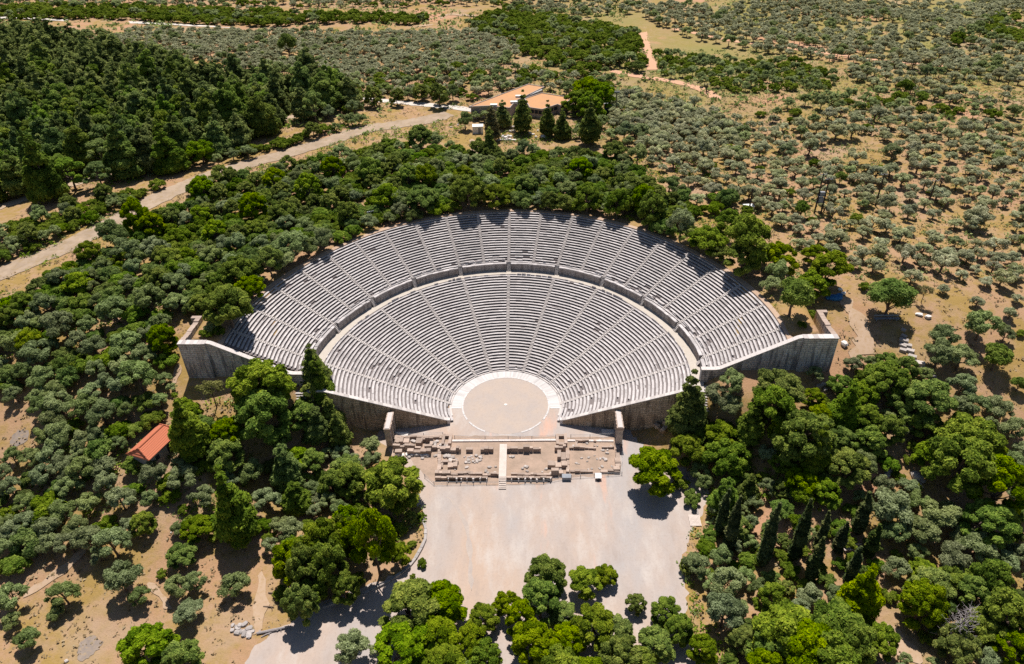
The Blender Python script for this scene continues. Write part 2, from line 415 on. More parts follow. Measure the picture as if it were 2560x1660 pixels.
class Tree:
    """a prototype: crown arrays and trunk arrays for a crown 1 unit-of-ten wide (10 m)"""
    def __init__(s, leafmat, cv, cf, ct, tv, tf, hc, cw=10.0, barkmat='bark'):
        s.leafmat = leafmat; s.cv, s.cf, s.ct, s.tv, s.tf, s.hc, s.cw = cv, cf, ct, tv, tf, hc, cw
        s.h = float(cv[:, 2].max()); s.bark = barkmat; s.cm = s.tm = s.jm = None
    def crown(s):
        if s.cm is None: s.cm = np_mesh('crown', s.cv, s.cf, s.ct, [s.leafmat])
        return s.cm
    def trunk(s):
        if s.tm is None: s.tm = np_mesh('trunk', s.tv, s.tf, np.full(len(s.tv), .5), [s.bark])
        return s.tm
    def joined(s):
        if s.jm is None:
            V = np.concatenate([s.cv, s.tv]); F = np.concatenate([s.cf, s.tf+len(s.cv)])
            s.jm = np_mesh('whole_tree', V, F, np.concatenate([s.ct, np.full(len(s.tv), .5)]), [s.leafmat, s.bark],
                           np.concatenate([np.zeros(len(s.cf)), np.ones(len(s.tf))]))
        return s.jm
def limbs(base_h, top, puffs, r0, k=6, lean=(0, 0)):
    """trunk from the ground with limbs out to the puffs"""
    b = np.array([0, 0, -0.4]); f = np.array([lean[0]*0.4, lean[1]*0.4, base_h]); t = np.array([lean[0], lean[1], top])
    P = [([b, (b+f)/2+rng.normal(size=3)*0.12*[1, 1, 0], f, (f+t)/2, t], [r0*1.25, r0, r0*0.85, r0*0.55, r0*0.2])]
    for p in puffs[rng.permutation(len(puffs))[:k]]:
        s0 = f+(t-f)*rng.uniform(0.0, 0.45); e = p[:3]; m = (s0+e)/2+np.array([0, 0, -0.3])
        P.append(([s0, m, e], [r0*0.5, r0*0.36, r0*0.12]))
    return tube_arrays(P)
def umbrella_pine(leafmat, seed, flat=1.0, lobes=15, storey=1.0):
    """rounded, heaped crown of an old pine: many small tufted lobes in a dome, a lower skirt, a forked trunk"""
    lobes = int(lobes*1.7)
    g = np.random.default_rng(seed); puffs = []
    hc = 5.6; ox, oy = g.uniform(-.5, .5, 2)
    for i in range(lobes):
        a = i*2.399+g.uniform(-.4, .4); rr = 4.0*math.sqrt((i+0.4)/lobes)*(1+g.uniform(-.18, .18))
        z = hc+3.3*flat*(1-(rr/4.5)**2)+g.uniform(-.8, .6)-.6
        r = g.uniform(.75, 1.5)
        puffs.append((rr*math.cos(a)+ox, rr*math.sin(a)+oy, z, r, r*g.uniform(.85, 1.15), r*g.uniform(.7, .95)))
    for i in range(int(lobes*.7*storey)):   # lower skirt
        a = g.uniform(0, 6.28); rr = g.uniform(2.4, 4.3); r = g.uniform(0.8, 1.4)
        puffs.append((rr*math.cos(a), rr*math.sin(a), hc-1.5+g.uniform(-1.3, .6), r, r, r*.75))
    puffs = np.array(puffs)
    cv, cf, ct = crown_arrays(puffs, 42, 0.40, core=0.58, up=0.5, tonevar=.45)
    tv, tf = limbs(2.8, hc+1.4, puffs, 0.30, 9, (g.uniform(-.8, .8), g.uniform(-.8, .8)))
    return Tree(leafmat, cv, cf, ct, tv, tf, hc+0.7, 9.9)
def cone_pine(leafmat, seed, h=16.0, w=4.6, tiers=7, base=2.4, ex=.75, jit=.5):
    g = np.random.default_rng(seed); puffs = []
    for i in range(tiers):
        f = i/(tiers-1); z = base+(h-base)*f; R_ = w*(1-f)**ex*(0.85+g.uniform(-.2, .2))+0.4
        n = max(1, int(R_*2.0))
        for k in range(n):
            a = k*6.283/n+i*1.1+g.uniform(-.35, .35); rr = R_*0.62*(1 if n > 1 else 0)*g.uniform(.8, 1.2); r = R_*0.46+0.45
            puffs.append((rr*math.cos(a), rr*math.sin(a), z+g.uniform(-jit, jit), r*g.uniform(.75, 1.15), r*g.uniform(.75, 1.15), r*0.75))
    puffs = np.array(puffs)
    cv, cf, ct = crown_arrays(puffs, 26, 0.5, core=0.58, up=0.45, tonevar=.4)
    tv, tf = limbs(base, h*0.9, puffs, 0.28, 5)
    return Tree(leafmat, cv, cf, ct, tv, tf, base+(h-base)*0.42, 2*w*.92)
def round_tree(leafmat, seed, hc=4.4, lobes=17, squash=.8, dens=26, size=.38, core=.58, spread=3.6, rmin=1.1, rmax=1.9, trunk_h=1.6, r0=.3):
    g = np.random.default_rng(seed); puffs = []
    for i in range(lobes):
        d = g.normal(size=3); d /= np.linalg.norm(d); d[2] = abs(d[2])*1.0-0.25
        rr = spread*g.uniform(.55, 1.0); r = g.uniform(rmin, rmax)
        puffs.append((d[0]*rr, d[1]*rr, hc+d[2]*rr*squash, r, r, r*g.uniform(.7, .95)))
    puffs = np.array(puffs)
    cv, cf, ct = crown_arrays(puffs, dens, size, core=core, up=.45, tonevar=.4)
    tv, tf = limbs(trunk_h, hc, puffs, r0, 7)
    return Tree(leafmat, cv, cf, ct, tv, tf, hc, 9.4)
def shrub(leafmat, seed, lobes=11, dens=26, size=.5):
    lobes = int(lobes*1.5)
    g = np.random.default_rng(seed); puffs = []
    for i in range(lobes):
        a = i*2.399+g.uniform(-.5, .5); rr = 3.9*math.sqrt(i/lobes)*g.uniform(.85, 1.15); r = g.uniform(.9, 1.8)
        puffs.append((rr*math.cos(a), rr*math.sin(a), 3.4*(1-(rr/5.5)**2)+g.uniform(-.2, .9), r, r, r*.85))
    puffs = np.array(puffs)
    cv, cf, ct = crown_arrays(puffs, dens, size, core=.6, up=.45, tonevar=.42)
    tv, tf = limbs(.6, 2.2, puffs, .2, 4)
    return Tree(leafmat, cv, cf, ct, tv, tf, 2.6, 10.2)
def cypress(leafmat, seed, h=14.0, w=1.0):
    g = np.random.default_rng(seed); puffs = []
    for i in range(13):
        f = i/12; r = w*(math.sin(min(1, f*2.2+.45)*1.5708))*(1-f**2.6)*.72*g.uniform(.82, 1.15)+.16
        puffs.append((g.uniform(-.15, .15), g.uniform(-.15, .15), .9+f*(h-1.4), r, r, h/13*1.1))
    puffs = np.array(puffs)
    cv, cf, ct = crown_arrays(puffs, 70, .34, core=.7, up=.7, tonevar=.5)
    tv, tf = tube_arrays([([(0, 0, -.4), (0, 0, 2), (0, 0, h*.6)], [.2, .17, .05])])
    return Tree(leafmat, cv, cf, ct, tv, tf, h*.5, 2*w)
PROTO = dict(
    p=[umbrella_pine('pine_needles', 11), umbrella_pine('pine_needles', 12, 1.3, 18), umbrella_pine('pine_needles', 13, .8, 13), umbrella_pine('pine_needles', 14, 1.1, 20), umbrella_pine('pine_needles', 15, 1.5, 16)],
    s=[umbrella_pine('pine_needles', 21, .9, 9), umbrella_pine('pine_needles', 22, 1.0, 8)],
    c=[cone_pine('pine_needles', 31, 15, 4.4), cone_pine('pine_needles', 32, 17, 4.0, 8), cone_pine('forest_needles', 33, 14, 4.6, 6)],
    f=[cone_pine('forest_needles', 41, 13, 4.4, 6, 2.2, .72, .6), cone_pine('forest_needles', 42, 15, 4.2, 7, 2.2, .75, .6), cone_pine('forest_needles', 43, 12, 4.6, 6, 2.0, .65, .6), cone_pine('forest_needles', 44, 14, 4.6, 6, 2.2, .7, .6), umbrella_pine('forest_needles', 45, 1.5, 9, .4)],
    g=[round_tree('wild_olive_leaves', 51, lobes=24, rmin=.8, rmax=1.7), round_tree('wild_olive_leaves', 52, lobes=28, rmin=.7, rmax=1.6), round_tree('wild_olive_leaves', 53, squash=1.0, hc=4.6, lobes=26, rmin=.8, rmax=1.6), round_tree('wild_olive_leaves', 54, lobes=20, rmin=.9, rmax=1.8)],
    o=[round_tree('olive_leaves', s_, hc=hc_, lobes=l_, dens=18, size=.44, core=.45, rmin=.85, rmax=1.7, trunk_h=1.2, r0=.4, squash=.72) for s_, hc_, l_ in ((61, 3.7, 16), (62, 3.9, 19), (63, 3.5, 14), (64, 4.0, 21), (65, 3.6, 18))],
    b=[shrub('shrub_leaves', 71), shrub('shrub_leaves', 72, 14), shrub('shrub_leaves', 73, 9), shrub('shrub_leaves', 74, 12)],
    y=[cypress('cypress_needles', 81), cypress('cypress_needles', 82, 14, 1.15)],
    r=[round_tree('pine_needles', 91, hc=5.2, lobes=26, squash=1.15, spread=3.3, rmin=1.3, rmax=1.9, trunk_h=1.4)],
    k=[round_tree('shrub_leaves', 95, hc=5.0, lobes=24, squash=1.0, spread=3.5, rmin=1.3, rmax=2.0, trunk_h=1.4)],
    t=[round_tree('yellow_leaves', 97, hc=7.5, lobes=15, squash=.9, dens=9, size=.4, core=0, rmin=.9, rmax=1.6, trunk_h=3.6, r0=.2)],
    m=[cone_pine('yellow_leaves', 99, 14, 3.2, 7)],
)
# ------------------------------------------------------------------ terrain sheet
def axis(lo, hi, step, far):
    a = np.arange(lo, hi+.1, step); g = []; s = step; q = hi
    while q < far: s *= 1.22; q += s; g.append(q)
    h = []; s = step; q = lo
    while q > -far: s *= 1.22; q -= s; h.append(q)
    return np.concatenate([h[::-1], a, g])
def build_ground():
    xs = axis(-130, 130, 1.25, 3000); ys = axis(-75, 130, 1.25, 3000)
    X, Y = np.meshgrid(xs, ys); Z = T(X, Y)
    n, m = X.shape
    V = np.stack([X, Y, Z], -1).reshape(-1, 3); i = np.arange(n*m).reshape(n, m)
    F = np.stack([i[:-1, :-1], i[:-1, 1:], i[1:, 1:], i[1:, :-1]], -1).reshape(-1, 4)
    me = np_mesh('ground', V, F, np.full(len(V), .5), ['dry_ground'])
    me.polygons.foreach_set('use_smooth', np.ones(len(F), bool))
    tag(mesh_obj('ground', me), 'dry grass and bare soil hillside round the ancient theatre', 'ground', kind='structure')
build_ground()
def sheet(name, poly, mat, z, label, cat, wob=0.35, drape=None, kind='structure', sub=1.2):
    """flat or draped polygon with an uneven edge"""
    P = [np.array(p[:2], float) for p in poly]; Q = []
    for a, b in zip(P, P[1:]+P[:1]):
        L = np.hypot(*(b-a)); n = max(1, int(L/sub))
        for k in range(n):
            q = a+(b-a)*k/n
            w = rnd.uniform(-wob, wob); d = (b-a)/max(L, .01)
            Q.append(q+np.array([-d[1], d[0]])*w)
    from mathutils.geometry import delaunay_2d_cdt
    n = len(Q); res = delaunay_2d_cdt([Vector((q[0], q[1])) for q in Q], [(i, (i+1) % n) for i in range(n)], [list(range(n))], 1, 1e-5)
    me = bpy.data.meshes.new(name)
    me.from_pydata([(v.x, v.y, z if drape is None else Ts(v.x, v.y)+drape) for v in res[0]], [], res[2])
    me.materials.append(MAT[mat])
    return tag(mesh_obj(name, me), label, cat, kind=kind)
def ribbon(name, pts, width, mat, label, cat='road', wob=.45, off=.12, step=1.5, nw=6):
    """a road or path draped on the ground; pts world plan, width at each point"""
    pts = np.array(pts, float)[:, :2]; ws = np.array(width, float) if hasattr(width, '__len__') else np.full(len(pts), float(width))
    seg = np.r_[0, np.cumsum(np.hypot(*np.diff(pts, axis=0).T))]
    s = np.linspace(0, seg[-1], max(4, int(seg[-1]/step)))
    def sm(v):
        q = np.interp(s, seg, v); k = max(1, int(5/step)); ker = np.ones(2*k+1)/(2*k+1)
        return np.convolve(np.pad(q, k, mode='edge'), ker, 'valid')
    x, y, w = sm(pts[:, 0]), sm(pts[:, 1]), sm(ws)
    if name in ('slope_path', 'rain_gully', 'hill_path'): w = w*np.clip(np.minimum(s, seg[-1]-s)/4.0+.08, 0, 1)*(1+.25*np.sin(s*.9)+.15*np.sin(s*2.3))
    dx, dy = np.gradient(x), np.gradient(y); L = np.hypot(dx, dy)+1e-9; nx, ny = -dy/L, dx/L
    V = []
    for i in range(len(s)):
        e0 = -.5*w[i]+rnd.uniform(-wob, wob); e1 = .5*w[i]+rnd.uniform(-wob, wob)
        for k in range(nw+1):
            t = e0+(e1-e0)*k/nw; px, py = x[i]+nx[i]*t, y[i]+ny[i]*t
            V.append((px, py, 0))
    V = np.array(V); V[:, 2] = T(V[:, 0], V[:, 1])+off
    idx = np.arange(len(V)).reshape(len(s), nw+1)
    F = np.stack([idx[:-1, :-1], idx[1:, :-1], idx[1:, 1:], idx[:-1, 1:]], -1).reshape(-1, 4)
    # make faces look up
    a, b, c = V[F[0, 0]], V[F[0, 1]], V[F[0, 2]]
    if np.cross(b-a, c-a)[2] < 0: F = F[:, ::-1]
    me = np_mesh(name, V, F, np.full(len(V), .5), [mat])
    return tag(mesh_obj(name, me), label, cat, kind='structure')
def GD(x, y): return ground(x*K, y*K)
def GC(c, x, y): return ground(*cp(c, x, y))

# roads and tracks
ROADS = []
def road(name, px, width, mat, label, cat='road', crop=None, **kw):
    pts = [GC(crop, *p) if crop else GD(*p) for p in px]
    ROADS.append((np.array(pts)[:, :2], width if not hasattr(width, '__len__') else max(width)))
    return ribbon(name, pts, width, mat, label, cat, **kw)
road('dirt_road', [(-60, 655), (60, 612), (140, 580), (260, 520), (400, 445), (520, 396), (640, 364), (760, 330), (860, 298), (1000, 278), (1050, 262)], [7.5, 7.5, 7.5, 7, 7, 6.5, 6.5, 6.5, 7, 8, 6], 'road_dirt', 'wide unpaved dirt road running uphill left of the theatre')
road('dirt_track', [(-30, 490), (140, 436), (280, 402), (420, 366), (520, 322), (640, 282), (720, 262), (760, 230)], 4.0, 'track_dirt', 'narrow dirt track along the foot of the dark pine wood', 'track')
road('pale_road', [(560, 200), (640, 212), (720, 214), (785, 218), (860, 231), (960, 241), (1060, 250), (1130, 262)], 4.0, 'road_pale', 'pale paved road leading to the flat roofed building')
road('far_road', [(-20, 42), (120, 46), (230, 48), (330, 53), (450, 60), (560, 64)], 4.5, 'road_pale', 'far pale road crossing the scrub at the upper left')
road('red_track', [(1490, 62), (1496, 85), (1503, 110), (1510, 135), (1517, 165)], [5, 4, 4, 4.5, 5], 'road_red', 'orange earth track running straight away beyond the dark scrub', 'track', wob=.6)
road('red_track', [(1415, 164), (1450, 171), (1500, 180), (1560, 188), (1610, 200), (1650, 216), (1672, 236)], 3.6, 'road_red', 'pale orange track curving down past the olive grove', 'track')
road('grove_track', [(1560, 66), (1640, 82), (1700, 95), (1790, 106), (1850, 115), (1950, 128), (2060, 142), (2200, 155)], 3.5, 'road_red', 'long earth track between the far olive groves', 'track')
road('hill_path', [(960, 62), (1000, 58), (1020, 42), (1040, 32), (1110, 38)], 4.0, 'path_dirt', 'bare earth path on the far rise', 'path')
road('slope_path', [(1120, 500), (1190, 640), (1270, 780), (1290, 870), (1240, 960), (1130, 1000)], [3, 3, 3.5, 3, 3, 3], 'path_dirt', 'trodden earth path passing the right end of the theatre', 'path', 'F', wob=.8)
road('slope_path', [(1800, 850), (1822, 960), (1815, 1080), (1790, 1200), (1790, 1300), (1730, 1400)], [1.5, 1.6, 1.6, 1.8, 2.2, 4], 'path_dirt', 'pale footpath dropping to the gravel at lower left', 'path', 'G')
road('slope_path', [(960, 980), (1080, 985), (1150, 1050), (1185, 1160), (1180, 1230)], 1.5, 'path_dirt', 'short bent footpath between grey olives at lower left', 'path', 'G')
road('slope_path', [(640, 690), (560, 790), (480, 880), (360, 960), (240, 1020), (100, 1120)], 1.4, 'path_dirt', 'narrow footpath climbing beside the lower left thicket', 'path', 'G')
road('slope_path', [(1330, 1200), (1400, 1290), (1470, 1370), (1560, 1450), (1660, 1530), (1720, 1600)], 4.2, 'path_dirt', 'pale gravel path at the lower right beside the dead tree', 'path', 'I', wob=.4)
road('slope_path', [(1245, 940), (1225, 1010), (1205, 1100), (1190, 1180)], 2.2, 'path_dirt', 'worn stepped path below the left end of the theatre wall', 'path', 'D')
road('slope_path', [(900, 950), (935, 1010), (920, 1090)], 2.4, 'path_dirt', 'gap of bare red earth in the scrub behind the theatre', 'path', 'B')

ribbon('rain_gully', [GC('H', *q) for q in [(700, 370), (780, 410), (830, 460), (860, 530), (885, 640), (895, 760), (905, 880), (890, 990), (905, 1090)]], [.5, .7, .8, .7, .9, .7, .8, .7, .9], 'gravel_damp', 'darker rain washed streak down the left side of the forecourt', 'streak', wob=.22, off=.02, nw=2)
# plaza sheets (flat ground, stacked 4 mm or more apart)
E0 = lambda x, y: at(x*K, y*K, 0)[:2]
plaza = [E0(*p) for p in [(862, 1000), (905, 1050), (948, 1090), (980, 1135), (958, 1165), (985, 1195), (990, 1245), (975, 1290), (930, 1330), (850, 1365), (760, 1395), (660, 1455), (590, 1500), (560, 1570), (860, 1580), (1720, 1580), (1640, 1540), (1600, 1480), (1598, 1390), (1585, 1300), (1610, 1230), (1640, 1180), (1660, 1120), (1620, 1060), (1560, 1010), (1540, 990)]]
plaza += [np.array(p) for p in [(33, -9.4), (12.9, -6.2), (12.6, 3), (-12.6, 3), (-12.9, -6.2), (-31.5, -9.4)]]
sheet('gravel_plaza', plaza, 'gravel', 0.012, 'broad pale pinkish gravel forecourt below the stage ruins', 'plaza', wob=.5, sub=1.0)
E1 = lambda x, y: at(930+x/3.552, 1040+y/3.552, 0)[:2]
sheet('ruin_ground', [E1(*p) for p in [(205, 190), (620, 175), (2150, 190), (2210, 480), (2200, 520), (1760, 545), (1530, 600), (1150, 610), (560, 612), (470, 540), (330, 370), (190, 350)]], 'ruin_earth', 0.03, 'brown excavated earth inside the stage ruins', 'ground', wob=.25)
def ring_sheet(name, r0, r1, a0, a1, z, mat, label, cat, n=96, parent=None, z0=None):
    b = MB()
    for i in range(n):
        t0, t1 = a0+(a1-a0)*i/n, a0+(a1-a0)*(i+1)/n
        q = [(r1*math.sin(t0), r1*math.cos(t0)), (r1*math.sin(t1), r1*math.cos(t1)), (r0*math.sin(t1), r0*math.cos(t1)), (r0*math.sin(t0), r0*math.cos(t0))]
        if z0 is None: b._add([(*p, z) for p in q], [(3, 2, 1, 0)], rnd.gauss(.6, .18))
        else: b.prism(q[::-1], z0, z+rnd.uniform(-.008, .008), rnd.gauss(.6, .2))
    o = b.build(name, mat, parent)
    return tag(o, label, cat)
orch = thing('orchestra', 'round beige earth orchestra floor ringed by a white stone kerb', 'orchestra')
b = MB(); n = 96
b._add([(0, 0, .024)]+[(9.8*math.sin(2*math.pi*i/n), 9.8*math.cos(2*math.pi*i/n), .024) for i in range(n)], [(0, 1+(i+1) % n, 1+i) for i in range(n)], .5)
b.build('floor', 'orchestra_earth', orch)
ring_sheet('kerb_ring', 9.77, 10.16, R(-121), R(121), .07, 'marble_paving', None, None, parent=orch, z0=0.0)
ring_sheet('kerb_ring', 9.77, 10.16, R(126), R(158), .07, 'marble_paving', None, None, 24, orch, z0=0.0)
ring_sheet('kerb_ring', 9.77, 10.16, R(-154), R(-126), .07, 'marble_paving', None, None, 24, orch, z0=0.0)
b = MB(); b.prism([(.36*math.cos(i*.5236), .36*math.sin(i*.5236)) for i in range(12)], 0, .09, .5); b.build('centre_stone', 'white_slab', orch)
ring_sheet('paved_channel', 10.17, 12.44, R(-96), R(95), .032, 'marble_paving', None, None, parent=orch)
for sx in (-1, 1):
    b = MB(); b.box((sx*11.3, -1.2, .0), (2.2, .35, .1)); b.build('channel_sill', 'white_slab', orch)

# ------------------------------------------------------------------ the theatre
theatre = thing('ancient_theatre', 'great semicircular stone theatre with two tiers of bench rows facing the orchestra', 'ancient theatre')
def reff(r, th): return r+float(dr_(np.array(th)))*(r-12.45)/44.0
def thmax(r):
    th = math.pi/2
    for _ in range(12):
        re = reff(r, th); x = re*math.sin(th); th = math.acos(max(-1, min(1, float(yend(np.array(x)))/re)))
    return th
def P(r, th): q = reff(r, th); return q*math.sin(th), q*math.cos(th)
LD, LH, LN = .768, .337, 34
UD, UH, UN = .700, .367, 21
lz = lambda i: .45+LH*i
uz = lambda i: 13.9+UH*i
lr = lambda i: 12.9+LD*i
ur = lambda i: 41.75+UD*i
LST = [R(a) for a in (-89, -72, -54, -36, -18, 0, 18, 36, 54, 72, 89)]
UST = [R(9*k) for k in range(-10, 11)]
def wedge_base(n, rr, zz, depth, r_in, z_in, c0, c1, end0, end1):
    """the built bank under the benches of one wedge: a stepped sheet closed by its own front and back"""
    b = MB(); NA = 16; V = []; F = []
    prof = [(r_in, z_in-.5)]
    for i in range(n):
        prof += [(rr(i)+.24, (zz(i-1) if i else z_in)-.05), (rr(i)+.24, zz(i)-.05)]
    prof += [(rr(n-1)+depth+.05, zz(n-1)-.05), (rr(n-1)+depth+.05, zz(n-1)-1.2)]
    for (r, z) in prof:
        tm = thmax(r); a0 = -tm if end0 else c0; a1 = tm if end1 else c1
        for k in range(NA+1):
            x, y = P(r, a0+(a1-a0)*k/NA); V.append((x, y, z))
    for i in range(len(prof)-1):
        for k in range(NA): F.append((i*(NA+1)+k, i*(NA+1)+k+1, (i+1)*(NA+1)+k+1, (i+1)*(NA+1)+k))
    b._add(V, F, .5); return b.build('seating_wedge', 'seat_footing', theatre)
def bench_rows(n, rr, zz, hgt, seat, stairs, half, upper, depth, r_in, z_in):
    nw = len(stairs)+1
    for j in range(nw):
        e0, e1 = j == 0, j == nw-1
        wed = wedge_base(n, rr, zz, depth, r_in, z_in, 0 if e0 else stairs[j-1], 0 if e1 else stairs[j], e0, e1)
        wedge_tone = rnd.uniform(.4, .7)
        for i in range(n):
            b = MB(); r = rr(i); tm = thmax(r+.2); z = zz(i)
            c0 = -tm if e0 else stairs[j-1]; c1 = tm if e1 else stairs[j]
            re = reff(r, (c0+c1)/2)
            a0 = c0+(.012 if e0 else half/re); a1 = c1-(.012 if e1 else half/re)
            if a1-a0 < .015: continue
            t = a0; off = rnd.uniform(-.03, .03); mid = (a0+a1)/2
            edge = abs(mid) > R(75); smooth = (e0 or e1) and not upper and i > 22
            while t < a1-.001:
                L = rnd.uniform(.9, 1.9)/re; t2 = min(t+L, a1)
                if a1-t2 < .4/re: t2 = a1
                dmg = rnd.random(); q = .007
                if not upper and edge and i < 24: q = .03
                if upper and i < 3: q = .08
                if upper and mid > R(40): q *= 1.6
                if smooth: dmg = 1
                if dmg > q or b.f == []:
                    sunk = dmg < q*2.4
                    dz = (-.09*rnd.random() if sunk else rnd.gauss(0, .012)); do = off+rnd.gauss(0, .018)+(rnd.uniform(-.12, .14) if sunk else 0)
                    dep = seat*rnd.uniform(.92, 1.06); g = .005/re; un = .25; tl = rnd.gauss(0, .01)
                    p = [P(r+do, t+g), P(r+do, t2-g), P(r+do+dep, t2-g), P(r+do+dep, t+g)]
                    f = [P(r+do+un, t+g), P(r+do+un, t2-g)]
                    zt = z+dz; lip = .085
                    # seat block with a hollowed front below the lip
                    v = [(*f[0], z-hgt-.03), (*f[1], z-hgt-.03), (*p[2], z-hgt-.03), (*p[3], z-hgt-.03),
                         (*f[0], zt-lip-.03), (*f[1], zt-lip-.03), (*p[0], zt-lip), (*p[1], zt-lip), (*p[0], zt), (*p[1], zt), (*p[2], zt+tl), (*p[3], zt+tl)]
                    b._add(v, [(0, 1, 5, 4), (4, 5, 7, 6), (6, 7, 9, 8), (8, 9, 10, 11), (3, 2, 1, 0), (2, 3, 11, 10), (0, 4, 6, 8, 11, 3), (1, 2, 10, 9, 7, 5)], min(1, max(0, rnd.gauss(wedge_tone, .18))))
                t = t2
            if (not upper and i in (0, 33)) or (upper and i == 0):   # remains of the backed seats of honour
                t = a0
                while t < a1-.5/re:
                    L = rnd.uniform(.7, 1.7)/re
                    if rnd.random() < .68 and t+L < a1:
                        hh = rnd.uniform(.25, .62); q0 = .40 if i == 0 else .50
                        p = [P(r+q0, t), P(r+q0, t+L), P(r+q0+.17, t+L), P(r+q0+.17, t)]
                        b.hexa([(*p[0], z-.1), (*p[3], z-.1), (*p[2], z-.1), (*p[1], z-.1)], [(*p[0], z+hh), (*p[3], z+hh), (*p[2], z+hh*rnd.uniform(.6, 1)), (*p[1], z+hh)])
                    t += L+rnd.uniform(.02, .5)/re
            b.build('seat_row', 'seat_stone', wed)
def stairways(parent, stairs, n, rr, zz, hgt, depth, half, z_low, r_low):
    for th in stairs:
        b = MB()
        for i in range(n):
            for k in range(2):
                r0 = rr(i)-depth/2*(1-k); r1 = r0+depth/2-.012; z = zz(i)-hgt/2*(1-k)
                if i == 0 and k == 0: r0 = max(r0, r_low)
                re = reff(r0, th); w = half-.035; j = rnd.gauss(0, .012)
                u = (math.sin(th), math.cos(th)); v = (u[1], -u[0]); r1e = reff(r1, th)
                p = [(u[0]*q+v[0]*s, u[1]*q+v[1]*s) for q, s in ((re+j, -w), (r1e+j, -w), (r1e+j, w), (re+j, w))]
                b.prism(p[::-1] if False else p, z-hgt-.02, z+rnd.gauss(0, .006), min(1, max(0, rnd.gauss(.55, .18))))
        b.build('stairway', 'step_stone', parent)
bench_rows(LN, lr, lz, LH, .46, LST, .42, False, LD, 12.45, .05)
stairways(theatre, LST, LN, lr, lz, LH, LD, .42, .05, 12.5)
b = MB()
for k in range(120):   # low step between channel and first row
    t0, t1 = R(-108)+R(216)*k/120, R(-108)+R(216)*(k+1)/120
    q = [(12.45*math.sin(t0), 12.45*math.cos(t0)), (12.45*math.sin(t1), 12.45*math.cos(t1)), (12.98*math.sin(t1), 12.98*math.cos(t1)), (12.98*math.sin(t0), 12.98*math.cos(t0))]
    b.prism(q[::-1], -.05, .17, .6)
b.build('kerb_step', 'coping_stone', theatre)
bench_rows(UN, ur, uz, UH, .45, UST, .40, True, UD, 41.5, 13.5)
stairways(theatre, UST, UN, ur, uz, UH, UD, .40, 13.6, 41.6)
# walkway between the tiers, podium wall with its openings, rim path
def arc_band(name, r0, r1, z0, z1, mat, gaps=(), halfgap=0, n=200, lump=0.0, tone=True, tmr=None, span=None, parent=None):
    b = MB(); tm = thmax(tmr or r0)
    t, tm2 = span or (-tm, tm)
    while t < tm2-.001:
        L = rnd.uniform(.8, 1.7)/reff(r0, t) if lump else 2*tm/n
        t2 = min(tm2, t+L); re = reff(r0, (t+t2)/2)
        if not any(t2 > g-halfgap/re and t < g+halfgap/re for g in gaps):
            dz = -abs(rnd.gauss(0, lump))*1.0 if lump else 0; dr = rnd.gauss(0, lump*.25) if lump else 0
            p = [P(r0+dr, t), P(r0+dr, t2), P(r1, t2), P(r1, t)]
            b.hexa([(*p[0], z0), (*p[3], z0), (*p[2], z0), (*p[1], z0)], [(*p[0], z1+dz), (*p[3], z1+dz), (*p[2], z1+dz), (*p[1], z1+dz)])
        t = t2
    return b.build(name, mat, parent or theatre)
arc_band('walkway', 39.02, 41.3, 11.2, 11.62, 'walkway_stone')
PC = [-thmax(41.1)+.005]+[R(18*k) for k in range(-5, 6)]+[thmax(41.1)-.005]
for k in range(len(PC)-1):
    h0 = .62/reff(41.1, PC[k]) if k else 0; h1 = .62/reff(41.1, PC[k+1]) if k < len(PC)-2 else 0
    if PC[k+1]-h1-PC[k]-h0 < .02: continue
    w = arc_band('podium_wall', 41.05, 41.62, 11.4, 13.55, 'podium_masonry', lump=.05, span=(PC[k]+h0, PC[k+1]-h1))
    arc_band('podium_coping', 41.0, 41.72, 13.5, 13.76, 'seat_stone', lump=.07, span=(PC[k]+h0, PC[k+1]-h1), parent=w)
for k in range(-5, 6):   # flights through the podium
    b = MB(); th = R(18*k); u = (math.sin(th), math.cos(th)); v = (u[1], -u[0])
    for i in range(7):
        ra, rb = reff(40.55+i*.17, th), reff(41.8, th)
        p = [(u[0]*q+v[0]*s, u[1]*q+v[1]*s) for q, s in ((ra, -.52), (rb, -.52), (rb, .52), (ra, .52))]
        b.prism(p, 11.55, 11.9+i*.285, .6)
    b.build('podium_stair', 'step_stone', theatre)
arc_band('rim_path', 56.42, 57.6, 20.2, 21.42, 'red_fill', n=160, tmr=56)

